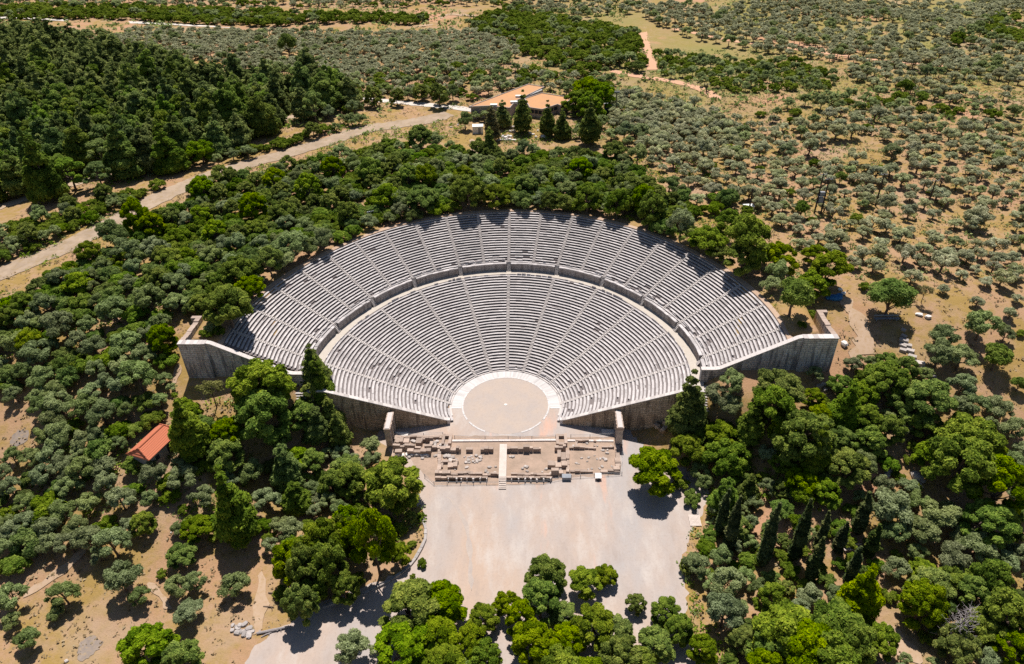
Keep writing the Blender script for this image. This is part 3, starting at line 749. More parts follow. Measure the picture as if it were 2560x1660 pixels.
# retaining walls
def ltop(x): return 1.05+max(0, x-12.9)/LD*LH
def utop(x): return 14.7 if x < 45.5 else min(23.0, 14.7+(x-45.5)*.535)
for sx in (-1, 1):
    dy = 0 if sx > 0 else -1.3
    ex = 68.5 if sx > 0 else 67.2
    b = MB(); cpn = MB(); xs = np.arange(12.6, 42.01, .98)
    for a, c in zip(xs[:-1], xs[1:]):
        ya, yc = -6.25-.125*(a-12.6), -6.25-.125*(c-12.6)
        if a > 40: pass
        b.seg((sx*a, ya), (sx*c, yc), .72, -.4, min(12.3, ltop(a)), -.4, min(12.3, ltop(c)), .5)
        cpn.seg((sx*(a+.01), ya), (sx*(c-.01), yc), .9, min(12.3, ltop(a)), min(12.3, ltop(a))+.2, min(12.3, ltop(c)), min(12.3, ltop(c))+.2)
    cpn.box((sx*12.55, -6.2, 0), (.6, .9, 1.25), tone=.9)
    w = b.build('retaining_wall', 'lower_masonry', theatre); cpn.build('coping', 'coping_stone', w)
    b = MB(); cpn = MB(); xs = list(np.arange(41.9, 61.6, .985))+[61.55]
    for a, c in zip(xs[:-1], xs[1:]):
        if c-a < .05: continue
        zb = [Ts(sx*q, -9+dy)-1.5 for q in (a, c)]
        b.seg((sx*a, -5.45+dy), (sx*c, -5.45+dy), .9, zb[0], utop(a), zb[1], utop(c), .5)
        cpn.seg((sx*(a+.01), -5.45+dy), (sx*(c-.01), -5.45+dy), 1.1, utop(a), utop(a)+.2, utop(c), utop(c)+.2, .8)
    zb = Ts(sx*62, -9+dy)-1.5
    b.seg((sx*61.55, -5.6+dy), (sx*ex, -5.6+dy), 1.3, zb, 23.05, zb, 23.05, .5)
    for k in range(7): cpn.seg((sx*(61.5+(ex-61.4)*k/7), -5.6+dy), (sx*(61.5+(ex-61.4)*(k+.985)/7), -5.6+dy), 1.5+rnd.uniform(-.05, .05), 23.05, 23.25+rnd.uniform(-.03, .03), 23.05, 23.25+rnd.uniform(-.03, .03))
    w = b.build('retaining_wall', 'upper_masonry', theatre); cpn.build('coping', 'coping_stone', w)
    b = MB(); cpn = MB()
    xe, ye = ex-.5, -4.95+dy
    for k in range(7):
        y0, y1 = ye+k*1.25, ye+(k+1)*1.25-.012; zt = 23.0-.04*k-rnd.random()*.4*(k > 0)
        b.seg((sx*xe, y0), (sx*(xe-.02), y1), .95, 12.5, zt, 12.5, zt, .5)
        cpn.seg((sx*xe, y0), (sx*(xe-.02), y1-.03), 1.1, zt, zt+.22, zt, zt+.2, rnd.uniform(.2, .8))
    cpn.box((sx*(xe+.55), ye+9.25, 19.5), (2.2, .9, 3.3), tone=.5)
    w = b.build('return_wall', 'upper_masonry', theatre); cpn.build('coping', 'ruin_stone', w)
# end steps outside the right walkway entrance
for sx, y0, lab in ((1, -6.9, 'flight of pale stone steps below the right end of the walkway'), (-1, -8.2, 'half hidden stone steps below the left end of the walkway')):
    b = MB(); b.box((sx*44.1, y0-.6, 6), (4.4, 1.2, 5.35), tone=.5)
    for i in range(8): b.box((sx*44.1, y0-1.2-i*.5-.25, 6), (4.4, .495, 5.0-i*.33), tone=rnd.random())
    tag(b.build('stone_steps', 'step_stone'), lab, 'steps')
# rough rock ramp at the foot of each lower wall
b = MB()
for k in range(26):
    b.rock((rnd.uniform(33, 41), rnd.uniform(-12.0, -9.8), rnd.uniform(-.5, 3.0)), (rnd.uniform(1.2, 2.6), rnd.uniform(1, 2), rnd.uniform(1, 2.2)), rnd.uniform(0, 3))
tag(b.build('rock_outcrop', 'lower_masonry'), 'rough rocky bank at the foot of the right lower wall', 'rock')
# ------------------------------------------------------------------ gateways
for sx, nm in ((-1, 'left'), (1, 'right')):
    x0 = 24.7*sx; ya, yb = (-8.9, -14.0) if sx < 0 else (-8.3, -13.6)
    g = thing('stone_gateway', 'tall stone double gateway closing the passage %s of the orchestra' % nm, 'gateway', (x0, (ya+yb)/2, 0))
    for y in (ya-.35, (ya+yb)/2, yb+.45):
        b = MB(); z = 0
        for k in range(7):
            b.box((0, y-(ya+yb)/2, z), (1.25, .9, .66), tone=rnd.random(), jit=.015); z += .665
        b.build('pillar', 'gate_stone', g)
    b = MB(); n = 10; L = ya-yb+.5
    for k in range(n):
        b.box((rnd.uniform(-.03, .03), yb-(ya+yb)/2-.15+L*(k+.5)/n, 4.66), (1.45+rnd.uniform(-.08, .08), L/n-.02, .75+rnd.uniform(0, .12)), tone=rnd.random(), jit=.02)
    b.build('lintel', 'ruin_stone', g)
    b = MB(); b.box((0, 0, 5.55-.08), (1.0, L-.5, .12), tone=.5); b.build('top_course', 'coping_stone', g)

# ------------------------------------------------------------------ stage ruins
def E2(x, y, z=0): return at(930+x/3.552, 1040+y/3.552, z)
stage = thing('stage_ruin', 'ruined foundations of the stage building, low stone walls in a long rectangle', 'ruin', (0, 0, 0))
def wall_px(x0, x1, y, h, th=.7, name='foundation_wall', rough=.2, gapp=.12):
    """low block wall along x; y is the pixel row of its foot"""
    a = E2(x0, y); c = E2(x1, y); b = MB(); L = abs(c[0]-a[0]); t = 0
    while t < L:
        l = min(rnd.uniform(.6, 1.6), L-t)
        if rnd.random() > gapp:
            f = (t+l/2)/L; hh = h*1.55*rnd.uniform(1-rough*2, 1+rough)
            b.box((a[0]+(c[0]-a[0])*f, a[1]+(c[1]-a[1])*f+th/2+rnd.uniform(-.05, .05), -.1), (l-.03, th*rnd.uniform(.85, 1.1), hh+.1), rz=rnd.gauss(0, .02), jit=.035, tilt=rnd.gauss(0, .02))
        t += l
    return b.build(name, 'ruin_stone', stage)
def wall_py(x, y0, y1, h, th=.7, rough=.15):
    a = E2(x, y0); c = E2(x, y1); b = MB(); L = np.hypot(c[0]-a[0], c[1]-a[1]); t = 0
    while t < L:
        l = min(rnd.uniform(.6, 1.5), L-t); f = (t+l/2)/L
        b.box((a[0]+(c[0]-a[0])*f, a[1]+(c[1]-a[1])*f, -.1), (th*rnd.uniform(.8, 1.1), l-.03, .1+h*rnd.uniform(1-rough*2, 1+rough)), jit=.04, tilt=rnd.gauss(0, .03)); t += l
    return b.build('foundation_wall', 'ruin_stone', stage)
b = MB(); a, c = E2(712, 225), E2(1640, 218); n = 18
for k in range(n): b.box((a[0]+(c[0]-a[0])*(k+.5)/n, a[1]+(c[1]-a[1])*(k+.5)/n, 0), ((c[0]-a[0])/n-.02, .55, .28), tone=rnd.uniform(.6, 1))
b.build('stylobate', 'coping_stone', stage)
b = MB(); a, c = E2(1735, 222), E2(2145, 225); n = 8
for k in range(n): b.box((a[0]+(c[0]-a[0])*(k+.5)/n, a[1]+(c[1]-a[1])*(k+.5)/n, 0), ((c[0]-a[0])/n-.02, .5, .25), tone=rnd.uniform(.5, 1))
b.build('stylobate', 'coping_stone', stage)
for args in [(200, 620, 205, .45, .5), (215, 450, 262, .75, 1.5), (190, 610, 308, .85, .6), (205, 525, 352, .8, .9), (605, 790, 328, .9, .8), (835, 1145, 328, .95, .7), (1195, 1400, 326, .95, .7), (1400, 1500, 324, .7, .6), (1575, 1722, 318, .95, .7), (1578, 1730, 420, 1.0, 2.2), (1560, 1735, 470, .55, 1.6), (560, 700, 545, .9, .9), (760, 900, 535, .7, .6), (590, 770, 425, .6, .5), (600, 760, 470, .45, 1.4), (700, 1135, 540, .5, .5), (1190, 1600, 535, .5, .5), (1590, 1700, 535, .85, .9), (1760, 2200, 510, .45, .6), (1750, 1990, 300, .5, .4), (1810, 1990, 235, .45, .5), (2040, 2150, 292, .4, .4), (440, 545, 235, .8, .6), (2140, 2205, 505, .9, 1.0)]:
    wall_px(*args)
for args in [(600, 295, 520, .8), (1738, 325, 520, .8, .8), (530, 215, 290, .7), (1815, 215, 300, .5, .5), (1975, 270, 305, .6, .4), (2180, 180, 500, .75, 1.1), (215, 180, 320, .6, .6)]:
    wall_py(*args)
for x0, x1, y in ((620, 712, 205), (1635, 1728, 205)):     # side wings of the stage front
    a, c = E2(x0, y+65), E2(x1, y-25)
    b = MB(); cx, cy, sx_, sy_ = (a[0]+c[0])/2, (a[1]+c[1])/2, c[0]-a[0], c[1]-a[1]
    b.box((cx-sx_*.38, cy, 0), (.6, sy_, .8), jit=.05); b.box((cx+sx_*.38, cy, 0), (.6, sy_, .95), jit=.05); b.box((cx, cy+sy_*.38, 0), (sx_, .6, .75), jit=.05); b.box((cx, cy-sy_*.30, 0), (sx_*.5, .7, .35), jit=.05)
    b.build('wing_base', 'ruin_stone', stage)
# front row: posts; dark timber-coloured panels between them paint the shade of the niches
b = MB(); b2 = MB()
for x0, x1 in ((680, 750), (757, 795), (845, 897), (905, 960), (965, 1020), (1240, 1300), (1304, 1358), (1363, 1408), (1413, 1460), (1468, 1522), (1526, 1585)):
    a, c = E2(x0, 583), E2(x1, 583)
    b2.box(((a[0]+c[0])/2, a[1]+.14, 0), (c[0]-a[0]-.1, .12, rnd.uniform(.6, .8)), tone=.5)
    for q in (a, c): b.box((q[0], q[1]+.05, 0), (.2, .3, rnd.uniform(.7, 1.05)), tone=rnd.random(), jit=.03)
b.build('front_post', 'coping_stone', stage); b2.build('niche_shade_panel', 'dark_timber', stage)
a, c = E2(560, 585), E2(1600, 585); b = MB()
for k in range(20):
    if k in (9, 10): continue
    b.box((a[0]+(c[0]-a[0])*(k+.5)/20, a[1]+.62, 0), ((c[0]-a[0])/20-.04, .5, .95*rnd.uniform(.8, 1.05)), jit=.05)
b.build('front_wall', 'ruin_stone', stage)
# loose things on the ruins
def rocks_px(lst, size, label, group, name='stone_block', mat='rock', conv=E2, flat=.6):
    for k, (x, y) in enumerate(lst):
        p = conv(x, y); s = size*rnd.uniform(.7, 1.3); b = MB()
        b.rock((0, 0, 0), (s*rnd.uniform(.9, 1.5), s*rnd.uniform(.8, 1.1), s*flat*rnd.uniform(.8, 1.2)))
        o = b.build(name, mat); o.location = (p[0], p[1], p[2]-.04); o.rotation_euler = (0, 0, rnd.uniform(0, 6.28))
        tag(o, label if isinstance(label, str) else label[k], 'stone', group)
hp = [(815+rnd.random()*160, 355+rnd.random()*65) for _ in range(26)]
rocks_px(hp, .55, 'loose pale stone in the scatter left of the footbridge', 'loose stones in the stage ruins')
rocks_px([(215+rnd.random()*370, 210+rnd.random()*170) for _ in range(22)], .7, 'rough loose stone strewn over the left end of the ruins', 'loose stones at the left end')
rocks_px([(1760+rnd.random()*380, 215+rnd.random()*270) for _ in range(26)], .5, 'small stone strewn over the right ruin room', 'loose stones in the right ruin room')
rocks_px([(620+rnd.random()*1080, 440+rnd.random()*90) for _ in range(24)], .55, 'small stone lying along the ruin front', 'loose stones along the ruin front')
rocks_px([(1225, 362), (1250, 365), (1262, 358)], .6, 'small stone lying just right of the footbridge', 'stones beside the footbridge')
rocks_px([(655, 362), (685, 365), (715, 375), (745, 395), (700, 405)], 1.0, 'squared block in the left room of the stage ruins', 'blocks in the left ruin room')
rocks_px([(230+i*42, 345+(i % 2)*6) for i in range(7)], 1.2, 'big white boulder in the row at the left end of the ruins', 'white boulders at the left end of the ruins', mat='white_slab')
rocks_px([(560, 265), (590, 270), (615, 262), (640, 268), (670, 272)], .8, 'pale stone between the left wing and the boulder row', 'stones beside the left wing')
rocks_px([(2060, 380), (2075, 392)], .7, 'grey stone in the right room of the ruins', 'stones in the right ruin room')
for lab, (x0, x1, y0, y1) in (('white stone slab beside the left gateway', (205, 325, 148, 182)), ('white stone slab beside the right gateway', (2040, 2150, 125, 160))):
    a, c = E2(x0, y1), E2(x1, y0); b = MB(); b.box(((a[0]+c[0])/2, (a[1]+c[1])/2, .0), (c[0]-a[0], c[1]-a[1], .28), tone=.8)
    tag(b.build('stone_slab', 'white_slab'), lab, 'slab')
# footbridge
a, c = E2(1168, 285), E2(1158, 652)
fb = thing('footbridge', 'narrow pale timber footbridge crossing the middle of the stage ruins', 'footbridge', (0, 0, 0))
b = MB(); L = a[1]-c[1]; n = 34
for k in range(n):
    f = (k+.5)/n; zz = 1.15 if f < .8 else 1.15-(f-.8)/.2*1.05
    b.box((a[0]+(c[0]-a[0])*f, a[1]+(c[1]-a[1])*f, zz), (1.45, L/n-.02, .07), tone=rnd.random())
b.build('deck', 'pale_timber', fb)
for s in (-.72, .72):
    b = MB(); b.seg((a[0]+s, a[1]), (a[0]+(c[0]-a[0])*.8+s, a[1]+(c[1]-a[1])*.8), .1, .95, 1.28, .95, 1.28, .3)
    b.seg((a[0]+(c[0]-a[0])*.8+s, a[1]+(c[1]-a[1])*.8), (c[0]+s, c[1]), .1, .95, 1.28, .0, .22, .3)
    b.build('side_beam', 'pale_timber', fb)
for k in range(6):
    f = .03+k*.155; b = MB()
    for s in (-.6, .6): b.box((a[0]+(c[0]-a[0])*f+s, a[1]+(c[1]-a[1])*f, -.05), (.12, .12, 1.1))
    b.build('support', 'pale_timber', fb)
# rope fences
def fence(label, px, h=.95, step=2.6, zf=0, rails=2, mat='grey_metal', conv=E2, ground_=False):
    f = thing('rail_fence', label, 'fence', (0, 0, 0))
    pts = [np.array(conv(*p)[:3]) for p in px]; posts = []
    for a, c in zip(pts[:-1], pts[1:]):
        n = max(1, int(np.hypot(*(c-a)[:2])/step))
        posts += [a+(c-a)*k/n for k in range(n)]
    posts.append(pts[-1])
    if ground_: posts = [np.array([p[0], p[1], Ts(p[0], p[1])]) for p in posts]
    for p in posts:
        b = MB(); b.box((p[0], p[1], p[2]-.1), (.1, .1, h+.1), tone=.5); b.build('post', mat, f)
    for r in range(rails):
        b = MB(); z = h*(.95-.45*r)
        for p, q in zip(posts[:-1], posts[1:]): b.tube([(p[0], p[1], p[2]+z), ((p[0]+q[0])/2, (p[1]+q[1])/2, (p[2]+q[2])/2+z-.04), (q[0], q[1], q[2]+z)], [.025]*3, 4)
        b.build('rail', mat, f)
    return f
fence('low metal rail fence along the front of the stage ruins', [(470, 545), (552, 612), (1135, 605)])
fence('metal rail fence right of the footbridge along the ruin front', [(1190, 602), (1525, 598), (1690, 562)])
fence('thin rail fence along the front of the right ruin room', [(1770, 552), (1850, 547), (2218, 522), (2222, 200)])
fence('thin rail fence between orchestra and the right ruin room', [(1765, 190), (1935, 190), (2145, 178)])
fence('thin rail fence between orchestra and the stage front', [(735, 200), (1005, 208), (1210, 208), (1315, 205), (1420, 205), (1630, 195)], step=4)
fence('thin rail fence behind the left ruin wall', [(215, 178), (330, 182), (460, 178), (630, 172)])
# grey cabinet, information stand
a = E2(1728, 575); cab = thing('equipment_box', 'low grey metal box standing at the front of the ruins', 'box', (a[0], a[1], 0))
b = MB(); b.box((0, .5, 0), (1.75, 1.0, .85), tone=.4); b.build('body', 'grey_metal', cab)
b = MB(); b.box((0, .5, .86), (1.85, 1.1, .07), tone=.6); b.build('lid', 'grey_metal', cab)
a = E2(2010, 575); st = thing('information_stand', 'small white information stand in front of the right ruin room', 'sign', (a[0], a[1], 0))
for s in (-.35, .35):
    b = MB(); b.box((s, .3, 0), (.1, .1, .8)); b.build('leg', 'dark_metal', st)
b = MB(); b._add([(-.65, 0, .75), (.65, 0, .75), (.65, 1.05, 1.2), (-.65, 1.05, 1.2), (-.65, 0, .68), (.65, 0, .68), (.65, 1.05, 1.13), (-.65, 1.05, 1.13)], [(0, 1, 2, 3), (7, 6, 5, 4), (0, 4, 5, 1), (1, 5, 6, 2), (2, 6, 7, 3), (3, 7, 4, 0)], .6)
b.build('panel', 'white_paint', st)
b = MB(); b.box((0, -.05, 0), (.5, .2, .68)); b.build('front_plate', 'dark_metal', st)

# ------------------------------------------------------------------ plaza kerbs, bench, logs
def kerb(label, px, crop, w=.55, h=.42, mat='kerb_stone'):
    pts = [GC(crop, *p) for p in px]; b = MB()
    for p, q in zip(pts[:-1], pts[1:]):
        n = max(1, int(np.hypot(*(q-p)[:2])/.95))
        for k in range(n):
            s0 = p+(q-p)*k/n; s1 = p+(q-p)*(k+.97)/n; hh = h*rnd.uniform(.8, 1.15)
            b.seg(s0, s1, w*rnd.uniform(.85, 1.1), s0[2]-.2, s0[2]+hh, s1[2]-.2, s1[2]+hh)
    return tag(b.build('stone_kerb', mat), label, 'kerb')
kerb('curved low stone kerb edging the planted bank left of the forecourt', [(540, 520), (575, 560), (592, 620), (588, 690), (560, 750), (520, 820), (480, 870), (420, 925), (350, 970), (250, 1020), (160, 1065), (80, 1095), (0, 1118), (-120, 1150)], 'H')
kerb('thin stone kerb bordering the shaded path right of the forecourt', [(30, 240), (70, 300), (100, 370), (112, 430), (122, 520)], 'I', .4, .3)
kerb('pale kerb stones under the bottom pines', [(390, 1330), (420, 1380)], 'H', .4, .3)
kerb('low kerb under the trees below the left gateway', [(1900, 1010), (1975, 960)], 'D', .4, .3)
p = GC('I', 105, 575); q = GC('I', 105, 525); wr = thing('slatted_ramp', 'pale slatted timber ramp at the right edge of the forecourt', 'ramp', (p[0], p[1], p[2]))
for k in range(9):
    b = MB(); b.box((-.95+k*.24, .6, .16), (.2, 2.7, .07), tone=rnd.random()); b.build('slat', 'pale_timber', wr)
b = MB()
for yy in (-.5, .6, 1.7): b.box((0, yy, -.05), (2.1, .12, .2))
b.build('bearer', 'pale_timber', wr)
def bench(label, crop, x, y, L, rz=0, mat='pale_timber'):
    p = GC(crop, x, y); t = thing('wooden_bench', label, 'bench', tuple(p), rz)
    b = MB()
    for k in range(3): b.box((0, -.25+k*.25, .45), (L, .2, .07), tone=rnd.random())
    b.build('seat', mat, t)
    for s in (-.4, .4):
        b = MB(); b.box((s*L, 0, -.1), (.16, .6, .55)); b.build('leg', mat, t)
    b = MB(); b.box((0, .48, .75), (L, .08, .4)); b.build('backrest', mat, t)
bench('pale wooden bench half hidden among the cypresses', 'I', 1185, 760, 3.2, .05)
bench('long weathered bench in the shade of the big round tree on the right', 'F', 1420, 690, 5.5, 0, 'grey_metal')
def log(label, crop, a, c, r=.16, name='fallen_log', mat='dead_wood'):
    p, q = GC(crop, *a), GC(crop, *c); b = MB(); m = (p+q)/2+np.array([rnd.uniform(-.15, .15), 0, .05])
    b.tube([p+[0, 0, r], m+[0, 0, r], q+[0, 0, r*1.6]], [r, r*1.15, r*.6], 7)
    for k in range(2):
        s = p+(q-p)*rnd.uniform(.4, .8); b.tube([s+[0, 0, r], s+[rnd.uniform(-.6, .6), rnd.uniform(-.8, -.3), .35]], [r*.5, r*.2], 5)
    tag(b.build(name, mat), label, 'log')
log('fallen tree trunk lying at the edge of the gravel, lower left', 'G', (1770, 1338), (1995, 1292), .22)
log('broken branch lying below the fallen trunk', 'G', (1800, 1360), (1880, 1325), .1)
log('short dark branch lying on the pale footpath, upper one', 'G', (1850, 1055), (1940, 1068), .13, 'fallen_branch', 'bark')
log('crooked dark branch lying on the pale footpath, lower one', 'G', (1815, 1150), (1890, 1155), .12, 'fallen_branch', 'bark')
log('long dead branch on the bank under the dark cypresses', 'I', (330, 790), (480, 870), .15, 'fallen_branch', 'bark')
log('thin pale pole lying among the cypresses', 'I', (640, 755), (770, 825), .07, 'fallen_branch', 'dead_wood')
p = GC('I', 1400, 1488); b = MB(); b.tube([p, p+[.1, 0, 1.6]], [.09, .07], 6); b.box((p[0]+.12, p[1], p[2]+1.5), (.5, .06, .3)); tag(b.build('marker_post', 'bark'), 'short dark marker post beside the gravel path at lower right', 'post')
# rubble and stone rows
def GCc(c): return lambda x, y: GC(c, x, y)
sc7 = lambda x, y: ground(2200+x/7.0125, 760+y/7.0125)
for k, (x, y, s) in enumerate([(410, 665, 1.6), (400, 745, 1.3), (475, 745, 1.5), (395, 825, 1.2), (520, 835, 1.4), (560, 940, 1.5), (690, 1065, 1.7), (765, 1155, 1.3), (840, 1210, 1.5), (900, 1285, 1.5), (410, 465, .9), (415, 575, 1.1)]):
    q = sc7(x, y); b = MB(); b.box((0, 0, -.1), (s*1.15, s*.72, .1+s*.42), jit=.06, taper=.05); o = b.build('stone_block', 'rock'); o.location = q; o.rotation_euler = (0, 0, rnd.uniform(-.9, -.3))
    tag(o, 'squared ancient stone block in the slanting row on the right slope', 'stone', 'squared blocks in a slanting row')
rocks_px([(685, 195), (840, 240)], 1.3, ['white boulder beside the big round tree on the right', 'flat pale boulder a little right of the white one'], 'boulders by the big round tree', 'boulder', 'white_slab', sc7)
rocks_px([(1128, 865)], 1.3, 'single white block on the bare slope by the right end wall', 'blocks near the right end wall', 'stone_block', 'white_slab', GCc('F'), .8)
rocks_px([(1000, 1175), (960, 1155), (985, 1140), (1040, 1155)], 1.1, 'pale block under the trees below the right end wall', 'blocks under the right trees', 'stone_block', 'rock', GCc('F'), .8)
rocks_px([(1390+rnd.random()*110, 190+rnd.random()*80) for _ in range(12)], 1.1, 'weathered slab in the rock patch above the right hand thicket', 'rock patch slabs', 'rock', 'rock', GCc('I'), .5)
rocks_px([(1590+rnd.random()*80, 240+rnd.random()*90) for _ in range(8)], 1.3, 'pale boulder at the right end of the rock patch', 'rock patch boulders', 'rock', 'rock', GCc('I'), .6)
rocks_px([(1590+rnd.random()*150, 1270+rnd.random()*80) for _ in range(16)], .8, 'grey stone in the rubble heap at lower left', 'rubble heap stones', 'rock', 'kerb_stone', GCc('G'), .5)
rocks_px([(1180, 640), (540, 620), (1340, 1440), (1790, 1320), (460, 1525)], .6, 'small pale stone lying in the dry grass', 'stray stones', 'rock', 'rock', GCc('G'), .6)
p = GC('G', 612, 1435); sheet('ash_patch', [(p[0]+1.8*math.cos(t)*(1+.15*math.sin(3*t)), p[1]+2.1*math.sin(t)) for t in np.arange(0, 6.28, .25)], 'ash', 0, 'round grey patch of bare ashy ground at lower left', 'ground', .3, .07)
p = GC('D', 135, 1500); sheet('ash_patch', [(p[0]+1.8*math.cos(t), p[1]+1.8*math.sin(t)) for t in np.arange(0, 6.28, .3)], 'ash', 0, 'dark grey bare patch at the left edge of the photo', 'ground', .25, .07)

# ------------------------------------------------------------------ hut with tiled roof
r0, r1 = at(280+560/8.121, 1040+640/8.121, 9.5), at(280+1030/8.121, 1040+205/8.121, 9.5)
for _ in range(3):
    zg = Ts((r0[0]+r1[0])/2, (r0[1]+r1[1])/2)
    r0, r1 = at(280+560/8.121, 1040+640/8.121, zg+4.3), at(280+1030/8.121, 1040+205/8.121, zg+4.3)
hx, hy = (r0[0]+r1[0])/2, (r0[1]+r1[1])/2; ang = math.atan2(r1[1]-r0[1], r1[0]-r0[0]); hl = float(np.hypot(*(r1-r0)[:2]))/2+.3
HUT = (hx, hy)
hut = thing('tiled_hut', 'small plastered hut with an orange tiled roof among the trees on the left', 'hut', (hx, hy, zg), ang)
b = MB(); b.box((0, -.1, -1), (2*hl+.4, 4.6, 4.05)); b.build('wall', 'plaster', hut)
rb = MB(); e = hl+1.0
for (x0, x1) in ((-hl, hl),):
    A, B_ = (-hl, 0, 4.35), (hl, 0, 4.35)
    c1, c2, c3, c4 = (-e, -2.9, 2.95), (e, -2.9, 2.95), (e, 2.6, 2.95), (-e, 2.6, 2.95)
    th = .14
    for f in ((c1, c2, B_, A), (c3, c4, A, B_), (c2, c3, B_, B_), (c4, c1, A, A)):
        f = f[:3] if f[2] == f[3] else f
        rb.hexa([(q[0], q[1], q[2]-th) for q in f], f, .5)
ro = rb.build('roof', 'roof_tile', hut)
b = MB()
b.tube([(-hl, 0, 4.42), (hl, 0, 4.42)], [.13, .13], 6)
for s, e2 in ((-1, -2.9), (-1, 2.6), (1, -2.9), (1, 2.6)): b.tube([(s*hl, 0, 4.4), (s*e, e2, 3.0)], [.12, .12], 6)
b.build('ridge_tiles', 'roof_tile', ro)
b = MB(); b.box((1.0, -2.44, .0), (1.0, .06, 2.1)); b.build('door', 'dark_timber', hut)
for xx in (-2.2, 3.0):
    b = MB(); b.box((xx, -2.44, 1.0), (.9, .06, 1.0)); b.build('window', 'dark_glass', hut)

# ------------------------------------------------------------------ flat roofed building
s4 = lambda x, y, z: at(1100+x/4.76, 180+y/4.76, z)
gb = Ts(*s4(900, 400, 20)[:2]); bl = thing('flat_roofed_building', 'low modern building with rust coloured flat roofs beyond the theatre', 'building', (0, 0, 0))
zr = gb+2.9
roof1 = [s4(*p, zr+.6) for p in [(345, 415), (1050, 148), (1240, 180), (900, 345), (830, 430), (590, 405)]]
roof2 = [s4(*p, zr) for p in [(1010, 320), (1210, 252), (1580, 312), (1440, 402), (1400, 386), (1215, 446), (1070, 425)]]
def flat_block(poly, z, shrink=.96):
    poly = [np.array(p[:2]) for p in poly]; ar = sum(p[0]*q[1]-q[0]*p[1] for p, q in zip(poly, poly[1:]+poly[:1]))
    if ar < 0: poly = poly[::-1]
    c = sum(poly)/len(poly)
    b = MB(); b.prism([c+(p-c)*shrink for p in poly], gb-2, z-.45); w = b.build('wall', 'plaster', bl)
    b = MB(); b.prism(poly, z-.42, z, .5); rf = b.build('roof', 'roof_felt', bl)
    b = MB()
    for p, q in zip(poly, poly[1:]+poly[:1]): b.seg(p, q, .28, z-.44, z+.22, z-.44, z+.22, .5)
    b.build('roof_edge', 'plaster', rf)
    return poly, c
P1, C1_ = flat_block(roof1, zr+.6); P2, C2_ = flat_block(roof2, zr)
def window_band(p, q, z0, z1, c, n):
    p, q = np.array(p[:2]), np.array(q[:2]); d = q-p
    nn = np.array([-d[1], d[0]])/np.hypot(*d); m = (p+q)/2
    if np.dot(nn, m-c) < 0: nn = -nn
    for k in range(n):
        a_, b_ = p+d*(k+.12)/n+nn*.08, p+d*(k+.88)/n+nn*.08
        b = MB(); b.seg(a_, b_, .12, z0, z1, z0, z1); b.build('window', 'dark_glass', bl)
sh = lambda p, c, s=.965: c+(np.array(p[:2])-c)*s
window_band(sh(s4(1400, 386, zr), C2_), sh(s4(1215, 446, zr), C2_), gb+1.0, gb+2.6, C2_, 4)
window_band(sh(s4(1580, 312, zr), C2_), sh(s4(1440, 402, zr), C2_), gb+1.0, gb+2.6, C2_, 3)
window_band(sh(s4(1215, 446, zr), C2_), sh(s4(1070, 425, zr), C2_), gb+1.0, gb+2.6, C2_, 3)
a, c = s4(1010, 300, zr+.3), s4(1215, 212, zr+.3)
b = MB(); b.seg(a, c, .3, zr+.02, zr+.45, zr+.02, zr+.45); b.build('clerestory', 'white_paint', bl)
for x, y in ((640, 405), (880, 370), (940, 300)):
    q = s4(x, y, zr+.6); b = MB(); b.box((q[0], q[1], zr+.6), (2.6, 1.2, .7)); b.build('skylight', 'white_paint', bl)
s2 = lambda x, y: ground(1170+x/9.154, 290+y/9.154)
p = s2(230, 380); ct = thing('white_container', 'white box container standing left of the yellow pine', 'container', tuple(p), .05)
b = MB(); b.box((0, 0, 0), (3.6, 2.4, 2.5)); b.build('body', 'white_paint', ct)
b = MB(); b.box((0, 0, 2.52), (3.8, 2.6, .12)); b.build('roof', 'white_paint', ct)
b = MB(); b.box((.6, -1.23, .1), (.9, .05, 2.0)); b.build('door', 'grey_metal', ct)
p = s4(1700, 470, gb+2.5); 
q = ground(1100+2000/4.76, 180+470/4.76); kb = thing('blue_kiosk', 'small dark blue kiosk right of the big pines beyond the theatre', 'kiosk', tuple(q), .1)
b = MB(); b.box((0, 0, 0), (2.6, 2.6, 2.5)); b.build('wall', 'blue_plastic', kb); b = MB(); b.box((0, 0, 2.52), (3.0, 3.0, .2)); b.build('roof', 'grey_metal', kb)
p0, p1 = s2(670, 560), s2(1095, 570); b = MB()
b.seg(p0, p1, .7, p0[2]-.1, p0[2]+.5, p1[2]-.1, p1[2]+.5); tag(b.build('stone_plinth', 'white_slab'), 'long white plinth carrying old stone pieces near the container', 'plinth')
lx = [(800, 520), (860, 545), (920, 520), (975, 515), (890, 590), (960, 590)]
rocks_px(lx, 1.1, 'carved stone piece on the long white plinth', 'stone pieces by the plinth', 'stone_fragment', 'white_slab', lambda x, y: s2(x, y)+np.array([0, 0, .45]), .9)
rocks_px([(1490, 430), (1600, 350), (1690, 470), (1560, 490), (1420, 400), (1730, 500)], 1.2, 'white stone piece lying on the shaded yard behind the theatre', 'stone pieces in the yard', 'stone_fragment', 'white_slab', s2, .7)
rocks_px([(965, 370), (1040, 290), (1045, 380)], 1.0, 'pale stone piece under the two tall pines', 'stone pieces under the pines', 'stone_fragment', 'rock', s2, .9)
rocks_px([(760+rnd.random()*60, 850+rnd.random()*30) for _ in range(5)], .9, 'dark stone in the heap where the dirt road ends', 'stones at the road end', 'rock', 'rock', GCc('B'), .6)

